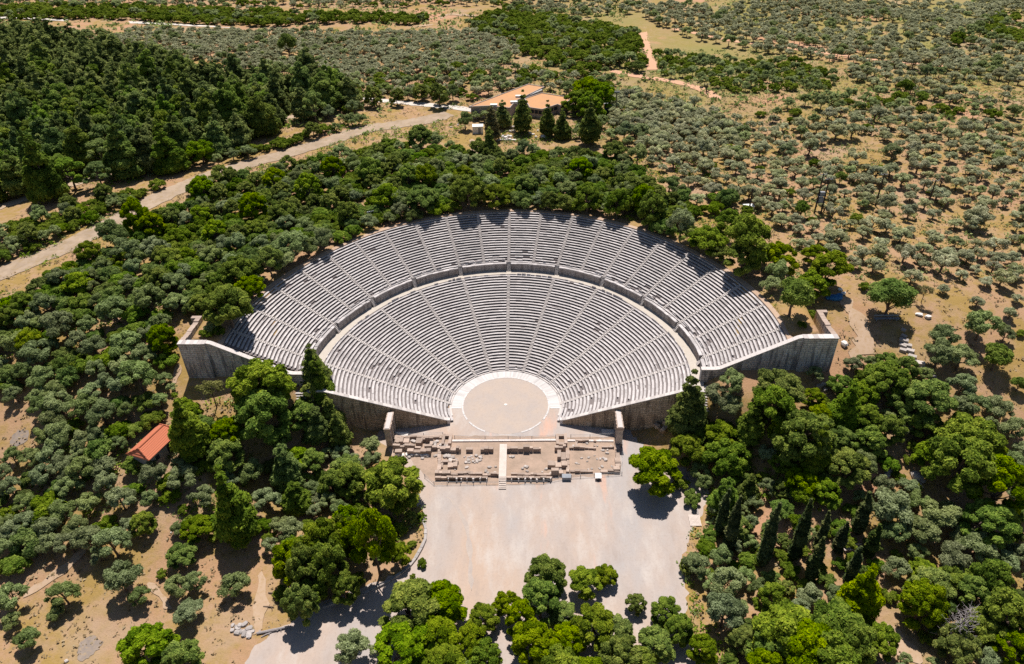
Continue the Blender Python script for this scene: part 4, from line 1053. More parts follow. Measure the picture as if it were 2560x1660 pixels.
# ------------------------------------------------------------------ poles, masts, floodlights
def pole(label, crop, base, tip, name='utility_pole', arms=True):
    g = GC(crop, *base); tx, ty = cp(crop, *tip); z = g[2]+4
    for _ in range(40):
        u, v, d = proj(g[0], g[1], z); z += (v-ty)*0.06
    h = z-g[2]; t = thing(name, label, 'pole', tuple(g))
    b = MB(); b.tube([(0, 0, -.5), (0, 0, h)], [.24, .17], 8); b.build('mast', 'dark_timber', t)
    if arms:
        b = MB(); b.box((0, 0, h-.35), (1.9, .12, .14)); b.build('crossarm', 'grey_metal', t)
        for s in (-.8, 0, .8):
            b = MB(); b.tube([(s, 0, h-.2), (s, 0, h+.12)], [.05, .07], 6); b.build('insulator', 'white_paint', t)
    return t, h
pole('dark wooden pole just above the right rim pines, no crossarm', 'C', (475, 1450), (503, 1300), arms=False)
t, h = pole('tall wooden pole with crossarm, left of a pair joined by a transformer', 'C', (925, 1468), (990, 1195))
t2, h2 = pole('tall wooden pole with crossarm, right of a pair joined by a transformer', 'C', (970, 1472), (1032, 1228))
mid = (t.location+t2.location)/2; tr = thing('transformer', 'grey transformer slung between the twin wooden poles', 'transformer', tuple(mid))
b = MB(); b.box((0, 0, h*.30), (1.1, .8, 1.3)); b.build('tank', 'grey_metal', tr)
b = MB(); b.box((0, 0, h*.30+1.9), (1.2, .7, 1.0)); b.build('cabinet', 'grey_metal', tr)
b = MB()
for zz in (h*.30-.14, h*.30+1.72): b.box((0, 0, zz), (2.2, .9, .14))
b.build('platform', 'dark_metal', tr)
b = MB()
for s in (-.3, 0, .3): b.tube([(s, 0, h*.30+1.3), (s, 0, h*.30+1.7)], [.06, .05], 6)
b.build('bushing', 'white_paint', tr)
pole('leaning wooden pole with crossarm in the olive grove, right of the transformer', 'C', (1345, 1418), (1415, 1195))
pole('wooden pole with crossarm furthest right in the olive grove', 'C', (1710, 1402), (1782, 1240))
pole('small far pole beside the pale orange track', 'C', (180, 640), (180, 575))
t, h = pole('tall lamp mast beside the big pines beyond the theatre', 'B', (1897, 782), (1906, 640), 'lamp_mast', False)
for s in (-.9, -.45, 0, .45, .9):
    b = MB(); b.box((s, -.1, h+.05), (.4, .3, .55)); b.build('lamp', 'grey_metal', t)
b = MB(); b.box((0, 0, h-.05), (2.2, .15, .12)); b.build('lamp_bar', 'dark_metal', t)
def flood(label, px, py, rz):
    g = ground(px, py); t = thing('floodlight_rack', label, 'floodlight', tuple(g), rz)
    b = MB()
    for s in (-1, 1): b.tube([(s*.9, 0, -.3), (s*.9, 0, 2.1)], [.05, .05], 6)
    for z in (1.1, 2.05): b.tube([(-1.1, 0, z), (1.1, 0, z)], [.04, .04], 6)
    b.build('frame', 'grey_metal', t)
    for z in (1.2, 2.0):
        for s in (-.75, -.25, .25, .75):
            b = MB(); b.box((s, -.12, z), (.36, .3, .34)); b.build('lamp', 'grey_metal', t)
    b = MB(); b.box((0, -.1, .35), (2.4, .5, .18)); b.build('ballast', 'white_paint', t)
flood('floodlight rack at the upper left rim of the theatre', 928, 547, .5)
flood('floodlight rack at the middle of the theatre rim', 1303, 497, 0)
flood('floodlight rack at the upper right rim of the theatre', 1651, 537, -.5)
# blue tarpaulin heap, white sack and bin by the right rim path
p = GC('F', 1060, 545); b = MB(); b.rock((0, 0, 0), (3.4, 1.8, 1.2)); b.rock((1.1, .3, .1), (1.6, 1.4, 1.3)); b.rock((-1.2, .1, 0), (1.5, 1.3, .9)); o = b.build('tarpaulin_heap', 'blue_plastic'); o.location = p
tag(o, 'blue tarpaulin thrown over a heap in the shade at the right rim', 'tarpaulin')
p = GC('F', 1112, 500)
for k, lab in enumerate(('white sack behind the blue tarpaulin', 'white sack beside the path, nearer than the other')):
    b = MB(); b.rock((0, 0, 0), (1.2, .9, .7)); o = b.build('white_sack', 'white_paint'); o.location = p+np.array([k*.15, 1.0-k*1.6, -.05]); tag(o, lab, 'sack')
q = at(*cp('F', 5, 65), 21.6); 
g_ = ground(1750, 590); b = MB(); b.box((g_[0], g_[1], g_[2]-.1), (1.2, 6.5, .45), -.55); tag(b.build('stone_ledge', 'kerb_stone'), 'narrow stone ledge at the upper right rim of the theatre', 'ledge')
p = ground(1870, 525); b = MB(); b.box((p[0], p[1], p[2]), (2.6, 1.6, 1.3), .1); b.box((p[0], p[1], p[2]+1.3), (2.8, 1.8, .12), .1); tag(b.build('equipment_shed', 'white_paint'), 'small white shed at the foot of the bare wooden pole', 'shed')
# ------------------------------------------------------------------ trees: positions read off the photograph, solved to real places on the ground
PL = []      # kind, x, y, z, width (m), width in px, px, py, lean
def solve(kind, px, py, wpx, proto, zs=1.0):
    z = 5.0
    for _ in range(40):
        p = at(px, py, z); d = float((p-CP)@FW); w = wpx*d/FOC
        zt = Ts(p[0], p[1]); z = 0.5*z+0.5*(zt+proto.hc*zs*w/proto.cw)
    return p[0], p[1], zt, w
def put(kind, crop, lst, unit=860/2370.0):
    for x, y, w, *q in lst:
        zs = q[0] if q else 1.0
        px, py = cp(crop, x, y); pr = rnd.choice(PROTO[kind]); X, Y, Z, wm = solve(kind, px, py, w*unit, pr, zs)
        PL.append(dict(k=kind, pr=pr, x=X, y=Y, z=Z, w=wm, wpx=w*unit, px=px, py=py, listed=True, zs=zs))
put('p', 'H', [(380, 280, 400), (70, 270, 260), (40, 560, 190, 1.55), (235, 715, 350, 1.55), (50, 660, 250, 1.55), (20, 980, 230, 1.55), (470, 1130, 400), (700, 1100, 330), (420, 1390, 420), (650, 1340, 330), (990, 1190, 240), (1160, 1120, 190), (1380, 1120, 280), (1240, 1230, 250), (1520, 1190, 220), (1420, 930, 280), (1690, 970, 220), (1830, 910, 170), (2040, 1120, 150), (2245, 1160, 210), (2180, 1390, 270), (2330, 1290, 220), (1740, 1270, 300), (1910, 1330, 250), (1350, 1390, 340), (1570, 1350, 260), (900, 1400, 260), (1000, 1490, 260), (1950, 1470, 300), (2090, 1520, 230), (2180, 175, 370), (700, 1520, 300), (1500, 1560, 330), (800, 1600, 300), (1750, 1600, 300)])
put('s', 'H', [(390, 420, 155), (2215, 290, 130), (140, 390, 130), (480, 520, 110)])
put('g', 'H', [(80, 1430, 270), (250, 1450, 120), (210, 120, 160)])
put('b', 'H', [(560, 520, 80), (490, 720, 80), (565, 850, 90), (500, 940, 50), (1000, 1410, 60), (1230, 1470, 60)])
put('p', 'I', [(60, 60, 260), (330, 110, 330), (840, 260, 220), (1020, 340, 220), (710, 330, 150), (1160, 150, 340), (1940, 120, 500), (1760, 80, 260), (2090, 60, 260), (2190, 310, 400), (2140, 510, 380), (2340, 480, 170), (1690, 870, 210), (1900, 920, 250), (2150, 960, 300), (1720, 1000, 320), (1670, 1120, 320), (2040, 1060, 240), (2250, 1210, 350), (2110, 1250, 280), (2300, 1420, 300), (60, 850, 130), (620, 1090, 240), (760, 1300, 480), (1090, 1250, 400), (1130, 1170, 150), (900, 1450, 460), (1210, 1400, 350), (640, 1430, 330), (430, 1350, 220), (160, 1440, 210), (850, 90, 260), (700, 130, 170), (740, 1010, 130), (1060, 1560, 420), (600, 1580, 320)])
put('c', 'I', [(1270, 1040, 240), (310, 400, 190), (480, 320, 130), (950, 90, 180)])
put('g', 'I', [(490, 570, 150), (480, 710, 140), (1400, 320, 200), (1450, 470, 340), (1480, 620, 260), (1780, 500, 330), (1690, 610, 300), (2280, 130, 230), (2060, 720, 300), (1890, 800, 280), (1510, 890, 220), (120, 850, 230), (190, 960, 170), (350, 980, 320), (300, 1200, 330), (450, 940, 180), (1560, 1510, 110), (1750, 1530, 100), (590, 100, 160), (600, 330, 140), (2330, 760, 200), (2250, 860, 200), (180, 300, 150), (1640, 420, 200), (1960, 660, 200)])
put('p', 'F', [(480, 150, 350), (200, 90, 260), (340, 50, 200), (440, 250, 260), (700, 240, 260), (950, 210, 200), (1030, 310, 290), (930, 430, 210), (680, 1100, 330), (920, 1210, 160), (1460, 1050, 330), (1420, 960, 170), (1560, 1010, 180), (1130, 1120, 200), (1280, 1190, 210), (1700, 1220, 350), (1580, 1200, 250), (1270, 1360, 210), (1440, 1430, 220), (960, 1340, 160), (870, 1450, 420), (730, 1430, 200), (640, 1270, 300), (2050, 1450, 460), (1880, 1510, 270), (290, 1440, 230), (100, 1480, 220), (1120, 1480, 190), (1700, 1400, 230)])
put('c', 'F', [(60, 1290, 230), (1160, 1260, 200), (490, 1390, 190)])
put('r', 'F', [(780, 530, 290)])
put('k', 'F', [(1460, 520, 330), (2190, 940, 230), (2340, 1130, 120)])
put('g', 'F', [(660, 370, 220), (640, 440, 180), (360, 1110, 230), (2080, 720, 270), (2240, 790, 140), (1820, 790, 230), (1790, 920, 260), (1940, 940, 250), (930, 1050, 150), (1320, 970, 120), (1190, 990, 130), (1950, 1130, 240), (2040, 1270, 210), (2200, 1280, 220), (1940, 1290, 200), (250, 1210, 200), (350, 1260, 190), (2300, 1440, 220), (600, 230, 170), (1240, 950, 70)])
put('t', 'F', [(1690, 490, 120)])
put('b', 'F', [(1270, 455, 95), (2350, 780, 80), (1000, 1250, 100), (560, 1370, 120)])
put('o', 'F', [(830, 150, 120), (900, 180, 110), (1080, 120, 190), (1060, 200, 140), (1430, 40, 150), (1380, 200, 160), (1270, 230, 150), (1190, 290, 120), (1340, 310, 140), (1590, 70, 90), (1680, 190, 160), (1690, 300, 100), (1600, 390, 150), (1740, 100, 90), (1845, 90, 70), (2180, 170, 180), (1990, 240, 180), (1910, 220, 120), (2060, 230, 120), (2160, 320, 130), (2300, 340, 140), (1940, 370, 120), (2110, 410, 120), (2310, 400, 110), (2050, 560, 120), (2330, 540, 100), (2280, 640, 110), (1820, 470, 90), (1330, 20, 190), (2040, 10, 180), (2310, 120, 90), (2330, 40, 100), (960, 120, 140), (1110, 30, 100), (1180, 20, 110), (820, 60, 100), (1900, 20, 110)])
put('p', 'D', [(1780, 1080, 390), (1790, 1310, 400), (1860, 1180, 260), (1550, 550, 350), (1390, 550, 190), (1600, 640, 220), (1640, 320, 260), (1850, 280, 220), (1300, 1330, 220), (2090, 1330, 230), (1540, 1460, 250), (1920, 1490, 160), (2130, 1180, 150), (1720, 440, 200)])
put('c', 'D', [(2150, 1010, 170), (2200, 1120, 180), (1290, 1440, 230), (2330, 1450, 150)])
put('t', 'D', [(1455, 1170, 200)])
put('g', 'D', [(1990, 150, 310), (2120, 170, 180), (1450, 730, 120), (1200, 430, 220), (1030, 540, 240), (780, 620, 250), (870, 200, 240), (760, 90, 280), (1100, 1230, 170), (2260, 1400, 190), (700, 1330, 230), (560, 1260, 240), (950, 1080, 290), (880, 850, 260), (1210, 560, 200), (400, 1250, 240), (820, 1010, 200), (1120, 1090, 130), (660, 1460, 180), (350, 1380, 230), (300, 1480, 170), (100, 1210, 140), (430, 730, 260), (250, 900, 260), (90, 850, 250), (1180, 1150, 90)])
put('p', 'G', [(1530, 60, 280), (2010, 120, 210), (2290, 290, 220), (1330, 590, 210), (1230, 760, 215), (2000, 780, 300, 1.55), (2200, 710, 340, 1.55), (2330, 640, 250, 1.55), (2240, 850, 270, 1.55), (2110, 880, 280, 1.55), (2060, 1110, 260, 1.55), (2150, 1010, 220, 1.55), (1010, 1390, 340), (1230, 1480, 320), (1110, 1440, 170), (970, 560, 180)])
put('c', 'G', [(1960, 180, 220), (1600, 470, 280), (2030, 370, 190)])
put('g', 'G', [(1730, 220, 220), (1550, 220, 140), (1830, 400, 220), (1270, 260, 240), (1050, 220, 220), (830, 410, 240), (1040, 410, 160), (1230, 600, 140), (2000, 610, 230), (1860, 730, 140), (2170, 480, 130), (770, 720, 280), (830, 950, 300), (960, 1080, 180), (680, 790, 140), (1220, 1000, 210), (1345, 980, 190), (1300, 1180, 240), (1630, 990, 270), (80, 1080, 240), (190, 1350, 250), (430, 1060, 250), (380, 1180, 150), (90, 1240, 160), (90, 120, 150), (70, 330, 190), (520, 600, 220), (330, 600, 220), (420, 480, 220), (600, 420, 200), (180, 560, 220), (350, 720, 200), (560, 200, 240), (700, 180, 220), (420, 180, 240), (300, 240, 200), (730, 290, 190), (880, 600, 160), (60, 640, 200), (470, 330, 200), (60, 720, 200)])
put('b', 'G', [(1110, 920, 90), (160, 380, 140), (60, 510, 150), (620, 240, 130), (920, 170, 180), (740, 230, 130)])
put('p', 'B', [(1700, 580, 270), (1790, 640, 220), (1630, 660, 200), (1730, 710, 190), (230, 650, 140), (390, 660, 110), (680, 640, 150), (110, 640, 110), (560, 620, 120), (880, 1290, 260), (1290, 1240, 190), (560, 1310, 250), (310, 1330, 220), (2090, 1350, 200), (1960, 1370, 180), (60, 1460, 160), (990, 1320, 150), (1700, 1330, 160), (2330, 1470, 160)])
put('c', 'B', [(1120, 780, 115), (1260, 775, 125), (1430, 820, 105), (1030, 990, 125), (1725, 840, 140), (1530, 850, 110)])
put('m', 'B', [(1045, 850, 105)])
put('g', 'B', [(860, 830, 140), (1000, 790, 90), (1530, 850, 100), (1810, 830, 120), (1650, 900, 120), (1960, 900, 150), (2080, 900, 160), (930, 790, 80), (2050, 1060, 200), (1870, 920, 110)])
put('k', 'A', [(1980, 310, 170)])
put('p', 'A', [(1390, 1270, 200), (1380, 1020, 180)])
put('k', 'C', [(1110, 1215, 110), (840, 1440, 130), (1560, 590, 140), (1670, 670, 110)])
put('b', 'C', [(930, 1120, 100), (330, 1370, 220), (280, 1350, 170), (1550, 1230, 60), (330, 1020, 100), (1240, 400, 60)])
put('o', 'C', [(540, 1190, 130), (840, 1270, 130), (700, 1250, 140), (640, 1430, 160), (780, 1120, 110), (1080, 1110, 130), (430, 1080, 130), (690, 1000, 120), (900, 1010, 170), (1080, 900, 160), (1190, 900, 150), (1220, 1070, 150), (1600, 960, 120), (1750, 1010, 120), (1860, 930, 130), (1970, 1000, 120), (1610, 1090, 130), (1260, 1210, 90), (1140, 1320, 110), (1310, 1300, 100), (1430, 1400, 150), (1380, 1250, 90), (1590, 1350, 100), (1780, 1320, 170), (2000, 1310, 120), (2090, 1380, 110), (2240, 1390, 100), (2300, 1280, 120), (1910, 1260, 120), (2170, 1020, 150), (2260, 1100, 150), (2030, 1110, 120), (1400, 900, 90), (550, 1000, 110), (250, 1040, 90), (230, 1290, 160), (410, 1240, 140), (100, 1080, 110), (120, 1370, 150), (1060, 1450, 140), (1750, 1470, 120), (1580, 1460, 140), (2060, 1500, 200), (2330, 1480, 120)])
put('b', 'I', [(720, 700, 140), (850, 760, 120), (1000, 620, 130), (1120, 860, 150), (960, 880, 130), (760, 900, 160), (620, 950, 150), (1240, 900, 140), (1330, 720, 140), (700, 800, 130), (1010, 960, 140), (540, 760, 120), (860, 1000, 130)])
put('k', 'I', [(820, 580, 170), (700, 470, 170), (840, 400, 170), (1050, 440, 140), (600, 640, 130), (1180, 820, 120)])
put('g', 'I', [(760, 360, 140), (900, 640, 110), (380, 720, 130), (260, 480, 160), (430, 480, 120)])
put('c', 'D', [(2160, 1000, 190), (2270, 1330, 150), (2180, 1390, 190)])
put('b', 'D', [(1420, 780, 110), (1500, 760, 120), (1640, 720, 130), (1390, 720, 110)])
put('b', 'F', [(960, 690, 90), (840, 720, 80), (900, 660, 110)])
# cypresses: base and tip
for (tx, ty), (bx, by), fat in [((440, 380), (330, 760), 1.25), ((690, 420), (565, 860), 1.5), ((950, 405), (780, 820), 1.3), ((1120, 490), (930, 790), 1.1), ((1175, 560), (1080, 770), 1.1), ((1290, 360), (1215, 640), 1.5), ((1372, 580), (1290, 800), 1.2), ((1065, 670), (890, 960), 1.35), ((1300, 730), (1160, 970), 1.1), ((380, 330), (270, 640), 1.3), ((640, 520), (590, 760), 1.2)]:
    g = GC('I', bx, by); ux, uy = cp('I', tx, ty); z = g[2]+8
    for _ in range(60):
        u, v, d = proj(g[0], g[1], z); z += (v-uy)*.05
    PL.append(dict(k='y', pr=PROTO['y'][len(PL) % 2], x=g[0], y=g[1], z=g[2], w=0, h=float(z-g[2]), fat=fat, wpx=60, px=ux, py=uy, listed=True))

# ---- fills
def inpoly(poly, x, y):
    c = np.zeros(len(x), bool); n = len(poly); j = n-1
    for i in range(n):
        xi, yi = poly[i]; xj, yj = poly[j]
        with np.errstate(divide='ignore', invalid='ignore'):
            c ^= ((yi > y) != (yj > y)) & (x < (xj-xi)*(y-yi)/(yj-yi+1e-12)+xi)
        j = i
    return c
def road_clear(x, y, m=0.8):
    ok = np.ones(len(x), bool)
    for pts, w in ROADS:
        for a, b in zip(pts[:-1], pts[1:]):
            d = b-a; t = np.clip(((x-a[0])*d[0]+(y-a[1])*d[1])/(d@d+1e-9), 0, 1)
            ok &= np.hypot(x-a[0]-t*d[0], y-a[1]-t*d[1]) > w/2+m
    return ok
BLD = [(HUT, 6.5), (tuple(C1_), 16), (tuple(C2_), 12), (tuple(s2(230, 380)[:2]), 5), (tuple(s2(900, 500)[:2]), 5)]
accX, accY, accR = [q['x'] for q in PL], [q['y'] for q in PL], [q['w']/2 for q in PL]
def fill(poly, mix, spacing, wr, n_try=6000, overlap=.8, height=3.0, listed=False, clump=0.0, rows=False, keep=1.0):
    poly = [(x*K, y*K) for x, y in poly]
    W = np.array([ground(min(max(x, -250), 2810), max(y, -60)) for x, y in poly])
    lo, hi = W[:, :2].min(0), W[:, :2].max(0)
    area = (hi-lo).prod(); n_try = int(min(60000, area/spacing**2*9))
    X = lo[0]+rng.random(n_try)*(hi[0]-lo[0]); Y = lo[1]+rng.random(n_try)*(hi[1]-lo[1])
    if rows:
        a = .35; u = X*math.cos(a)+Y*math.sin(a); v = -X*math.sin(a)+Y*math.cos(a)
        u = np.round(u/rows)*rows+rng.normal(size=n_try)*1.5; v = np.round(v/rows)*rows+rng.normal(size=n_try)*1.5
        X = u*math.cos(a)-v*math.sin(a); Y = u*math.sin(a)+v*math.cos(a)
    Z = T(X, Y)
    px, py, d = proj(X, Y, Z+height)
    ok = inpoly(poly, px, py) & road_clear(X, Y)
    rr = np.hypot(X, Y); ok &= ~((rr < 58.6+dr_(np.arctan2(X, Y))) & (Y > -8))
    ok &= ~((np.abs(X) < 73) & (np.abs(X) > 40) & (Y > -18) & (Y < 8))
    for (c, r) in BLD: ok &= np.hypot(X-c[0], Y-c[1]) > r
    if clump: ok &= (np.sin(X*.09+1)+np.sin(Y*.11)+np.sin((X+Y)*.05+2)+rng.normal(size=n_try)*.5) > clump
    ok &= rng.random(n_try) < keep
    ks = list(mix); ps = np.array([mix[k] for k in ks]); ps = ps/ps.sum()
    for i in np.nonzero(ok)[0]:
        k = ks[int(np.searchsorted(np.cumsum(ps), rng.random()))] if len(ks) > 1 else ks[0]
        w = rnd.uniform(*(wr[k] if isinstance(wr, dict) else wr))
        ax_, ay_, ar_ = np.array(accX), np.array(accY), np.array(accR)
        dd = np.hypot(ax_-X[i], ay_-Y[i])
        if len(dd) and (dd < np.maximum((ar_+w/2)*overlap, spacing*.55)).any(): continue
        pr = rnd.choice(PROTO[k]); 
        PL.append(dict(k=k, pr=pr, x=X[i], y=Y[i], z=Z[i], w=w, wpx=w/d[i]*FOC, px=px[i], py=py[i], listed=listed))
        accX.append(X[i]); accY.append(Y[i]); accR.append(w/2)
WR = dict(b=(4.6, 8.2), g=(4.2, 7.2), p=(5.0, 8.5), f=(7.0, 9.8), o=(4.2, 6.2), s=(3, 5), k=(4, 7))
fill([(-80, 100), (60, 70), (180, 100), (330, 125), (430, 148), (560, 172), (640, 178), (700, 200), (690, 235), (640, 262), (560, 302), (480, 332), (380, 362), (280, 388), (120, 426), (-80, 476)], dict(f=1), 7.0, WR, overlap=.68, height=6)
fill([(700, 170), (780, 190), (850, 240), (840, 290), (740, 290), (700, 250)], dict(f=.6, g=.2, b=.2), 5.5, WR, overlap=.75, height=5)
fill([(-60, 535), (150, 470), (300, 434), (420, 398), (540, 344), (680, 306), (740, 288), (850, 268), (850, 288), (760, 312), (640, 342), (520, 372), (420, 415), (300, 455), (180, 515), (60, 585), (-60, 640)], dict(b=.65, g=.3, p=.05), 3.2, dict(b=(3.6, 6.5), g=(3.6, 6), p=(4, 6)), overlap=.5)
fill([(-60, 740), (120, 625), (250, 548), (350, 495), (440, 470), (450, 432), (500, 405), (640, 385), (760, 358), (850, 332), (900, 330), (1000, 322), (1060, 332), (1100, 352), (1160, 347), (1300, 342), (1430, 352), (1500, 400), (1590, 440), (1620, 490), (1530, 492), (1400, 474), (1290, 462), (1180, 460), (1050, 468), (940, 486), (880, 506), (800, 545), (740, 588), (680, 640), (600, 690), (560, 750), (480, 770), (430, 740), (400, 800), (390, 860), (300, 900), (200, 880), (80, 880), (-60, 920)], dict(b=.66, g=.22, p=.12), 3.3, WR, overlap=.5)
fill([(-40, 1330), (-40, 1080), (60, 1050), (90, 985), (80, 905), (300, 900), (380, 870), (398, 920), (370, 980), (300, 1040), (300, 1070), (420, 1100), (470, 1060), (480, 1110), (420, 1150), (330, 1150), (250, 1215), (180, 1285), (60, 1290)], dict(g=.55, b=.45), 3.4, WR, overlap=.52)
fill([(420, 1000), (520, 900), (690, 960), (860, 1010), (960, 1160), (940, 1300), (700, 1400), (620, 1360), (600, 1250), (480, 1250), (400, 1200)], dict(g=.35, b=.5, p=.15), 4.2, dict(b=(2.5, 5), g=(3.5, 6), p=(4, 7)), overlap=.62, keep=.9)
fill([(1600, 900), (1900, 870), (2060, 830), (2200, 870), (2380, 980), (2460, 1600), (1700, 1600), (1640, 1400), (1630, 1200), (1560, 1060)], dict(b=.5, g=.35, p=.15), 4.2, dict(b=(2.5, 5), g=(3.5, 6), p=(5, 7.5)), overlap=.62, keep=.9)
fill([(1080, 46), (1180, 8), (1330, 40), (1482, 62), (1500, 165), (1440, 172), (1300, 142), (1200, 102), (1130, 70)], dict(b=.8, g=.2), 5.0, dict(b=(5, 9), g=(4, 7)), overlap=.62)
fill([(780, 215), (880, 170), (1000, 160), (1100, 140), (1300, 150), (1420, 172), (1430, 240), (1330, 212), (1250, 185), (1100, 225), (960, 228)], dict(g=.45, b=.35, o=.2), 5.0, WR, overlap=.72)
fill([(1505, 110), (1700, 128), (1850, 130), (1960, 165), (1910, 205), (1780, 215), (1660, 185), (1560, 175)], dict(b=.6, g=.4), 4.8, dict(b=(3.5, 7), g=(4, 6.5)), overlap=.75)
fill([(1740, 255), (1900, 215), (2050, 205), (2200, 235), (2380, 245), (2380, 275), (2200, 270), (2040, 240), (1900, 250), (1800, 275)], dict(b=.5, g=.5), 5.5, dict(b=(4, 7.5), g=(4, 6.5)), overlap=.85, keep=.6)
fill([(-80, 60), (-80, 4), (300, 8), (700, 24), (1000, 30), (1010, 58), (700, 54), (400, 42), (200, 36), (0, 36)], dict(b=.85, g=.15), 5.5, dict(b=(6, 10), g=(4, 8)), overlap=.6)
fill([(2200, 95), (2330, 20), (2480, 40), (2480, 110), (2300, 80)], dict(b=.6, g=.4), 6, dict(b=(4, 8), g=(4, 7)), overlap=.75)
fill([(1600, 480), (1640, 440), (1720, 470), (1700, 500)], dict(b=.6, g=.4), 4, WR, overlap=.8)
# olive groves
fill([(300, 62), (700, 66), (1000, 70), (1130, 62), (1210, 110), (1120, 165), (990, 155), (880, 195), (780, 190), (700, 165), (560, 150), (430, 120), (200, 95)], dict(o=.9, g=.1), 5.0, dict(o=(4, 6.2), g=(4, 7)), overlap=.62, rows=5.5)
fill([(60, 60), (330, 80), (560, 150), (430, 140), (200, 95), (40, 80)], dict(g=.8, o=.2), 6.0, dict(o=(4, 6), g=(5, 8)), overlap=.8)
fill([(1420, 185), (1660, 245), (1760, 270), (1900, 255), (2050, 245), (2200, 275), (2480, 280), (2480, 700), (2150, 600), (2000, 600), (1960, 570), (1830, 510), (1690, 470), (1640, 440), (1560, 390), (1480, 350), (1420, 300)], dict(o=.86, g=.1, b=.04), 5.0, dict(o=(3.4, 7.0), g=(3.5, 6.5), b=(2.5, 4.5)), overlap=.72, rows=7.0, keep=.62, clump=-1.3)
fill([(1420, 200), (1660, 250), (1740, 330), (1640, 380), (1480, 340), (1420, 300)], dict(o=1), 4.0, dict(o=(4.5, 6.5)), overlap=.55)
fill([(1480, 10), (1700, -10), (2500, -10), (2500, 250), (2200, 228), (2050, 195), (1960, 160), (2000, 138), (1700, 98), (1540, 58)], dict(o=.9, g=.1), 5.4, dict(o=(4.5, 6.8), g=(5, 7.5)), overlap=.75, rows=7.2, clump=-1.2)
fill([(1180, -20), (1500, -20), (1500, 15), (1400, 40), (1200, 12)], dict(o=.7, g=.3), 6.5, dict(o=(4.5, 7), g=(5, 7)), overlap=.9, keep=.7)
fill([(-100, -25), (1200, -25), (1200, 5), (700, 20), (300, 4), (-100, 2)], dict(o=.5, g=.3, b=.2), 7.0, dict(o=(4.5, 7), g=(5, 7), b=(5, 9)), overlap=.9, keep=.7)

# trees crowding the rim of the theatre
for a in np.arange(-88, 62, 3.1):
    th = R(a+rnd.uniform(-1, 1)); rr_ = 56.5+float(dr_(np.array(th)))+rnd.uniform(1.3, 3.2); X, Y = rr_*math.sin(th), rr_*math.cos(th)
    if any(abs(a-q) < 2.2 for q in (-30, -60, 35)): continue
    k = rnd.choice('bgpps'); w_ = rnd.uniform(5.0, 8.5); pr = rnd.choice(PROTO[k]); zt = Ts(X, Y)
    if any(math.hypot(q['x']-X, q['y']-Y) < (q['w']+w_)*.22 for q in PL): continue
    px, py, d = proj(X, Y, zt+3)
    PL.append(dict(k=k, pr=pr, x=X, y=Y, z=zt, w=w_, wpx=w_/float(d)*FOC, px=float(px), py=float(py), listed=False, zs=1.12))
# ---- naming
LAND = {'the left stone gateway': (975, 1060), 'the right stone gateway': (1546, 1050), 'the tiled hut': (390, 1110), 'the dead grey tree': (2370, 1560),
        'the tallest cypress': (2010, 1330), 'the left retaining wall': (500, 890), 'the right retaining wall': (1950, 900), 'the slatted ramp': (1740, 1305),
        'the curved kerb': (1060, 1340), 'the footbridge foot': (1258, 1225), 'the flat roofed building': (1380, 240), 'the white container': (1200, 320),
        'the transformer': (2050, 490), 'the slanting block row': (2290, 900), 'the ashy patch': (220, 1620), 'the fallen trunk': (690, 1480),
        'the left rim floodlight': (928, 540), 'the right rim floodlight': (1650, 530), 'the middle rim floodlight': (1303, 490), 'the lone round dark tree': (718, 110),
        'the rock patch': (2250, 1190), 'the far right pole': (2330, 480), 'the road bend': (470, 460), 'the blue tarpaulin': (2085, 745), 'the orange track': (1620, 140), 'the long grove track': (2000, 135), 'the far road': (350, 55)}
LN, LP = list(LAND), np.array(list(LAND.values()), float)
PHR = dict(p='bright green spreading pine', s='small young green pine', c='tall pointed green pine', f='dark pointed pine of the wood', g='grey green wild olive', o='silvery grove olive', b='dark green scrub bush', y='slender dark cypress', r='round yellow green pine', k='round dark green tree', t='sparse olive brown tree', m='tall yellow green pine')
NAME = dict(p='pine_tree', s='pine_tree', c='pine_tree', f='pine_tree', g='wild_olive_tree', o='olive_tree', b='scrub_bush', y='cypress_tree', r='pine_tree', k='oak_tree', t='thin_tree', m='pine_tree')
CATN = dict(pine_tree='pine tree', wild_olive_tree='wild olive', olive_tree='olive tree', scrub_bush='bush', cypress_tree='cypress', oak_tree='tree', thin_tree='tree')
GRP = dict(pine_tree='pines around the theatre', wild_olive_tree='grey green wild olives', olive_tree='silvery olives of the groves', scrub_bush='dark scrub bushes', cypress_tree='slender cypresses at the lower right', oak_tree='dense round dark trees')
ORD = ['nearest', 'second nearest', 'third nearest', 'fourth nearest', 'fifth nearest', 'sixth nearest', 'seventh nearest', 'eighth nearest']
SEC = ['right of', 'below right of', 'below', 'below left of', 'left of', 'above left of', 'above', 'above right of']
keys = {}
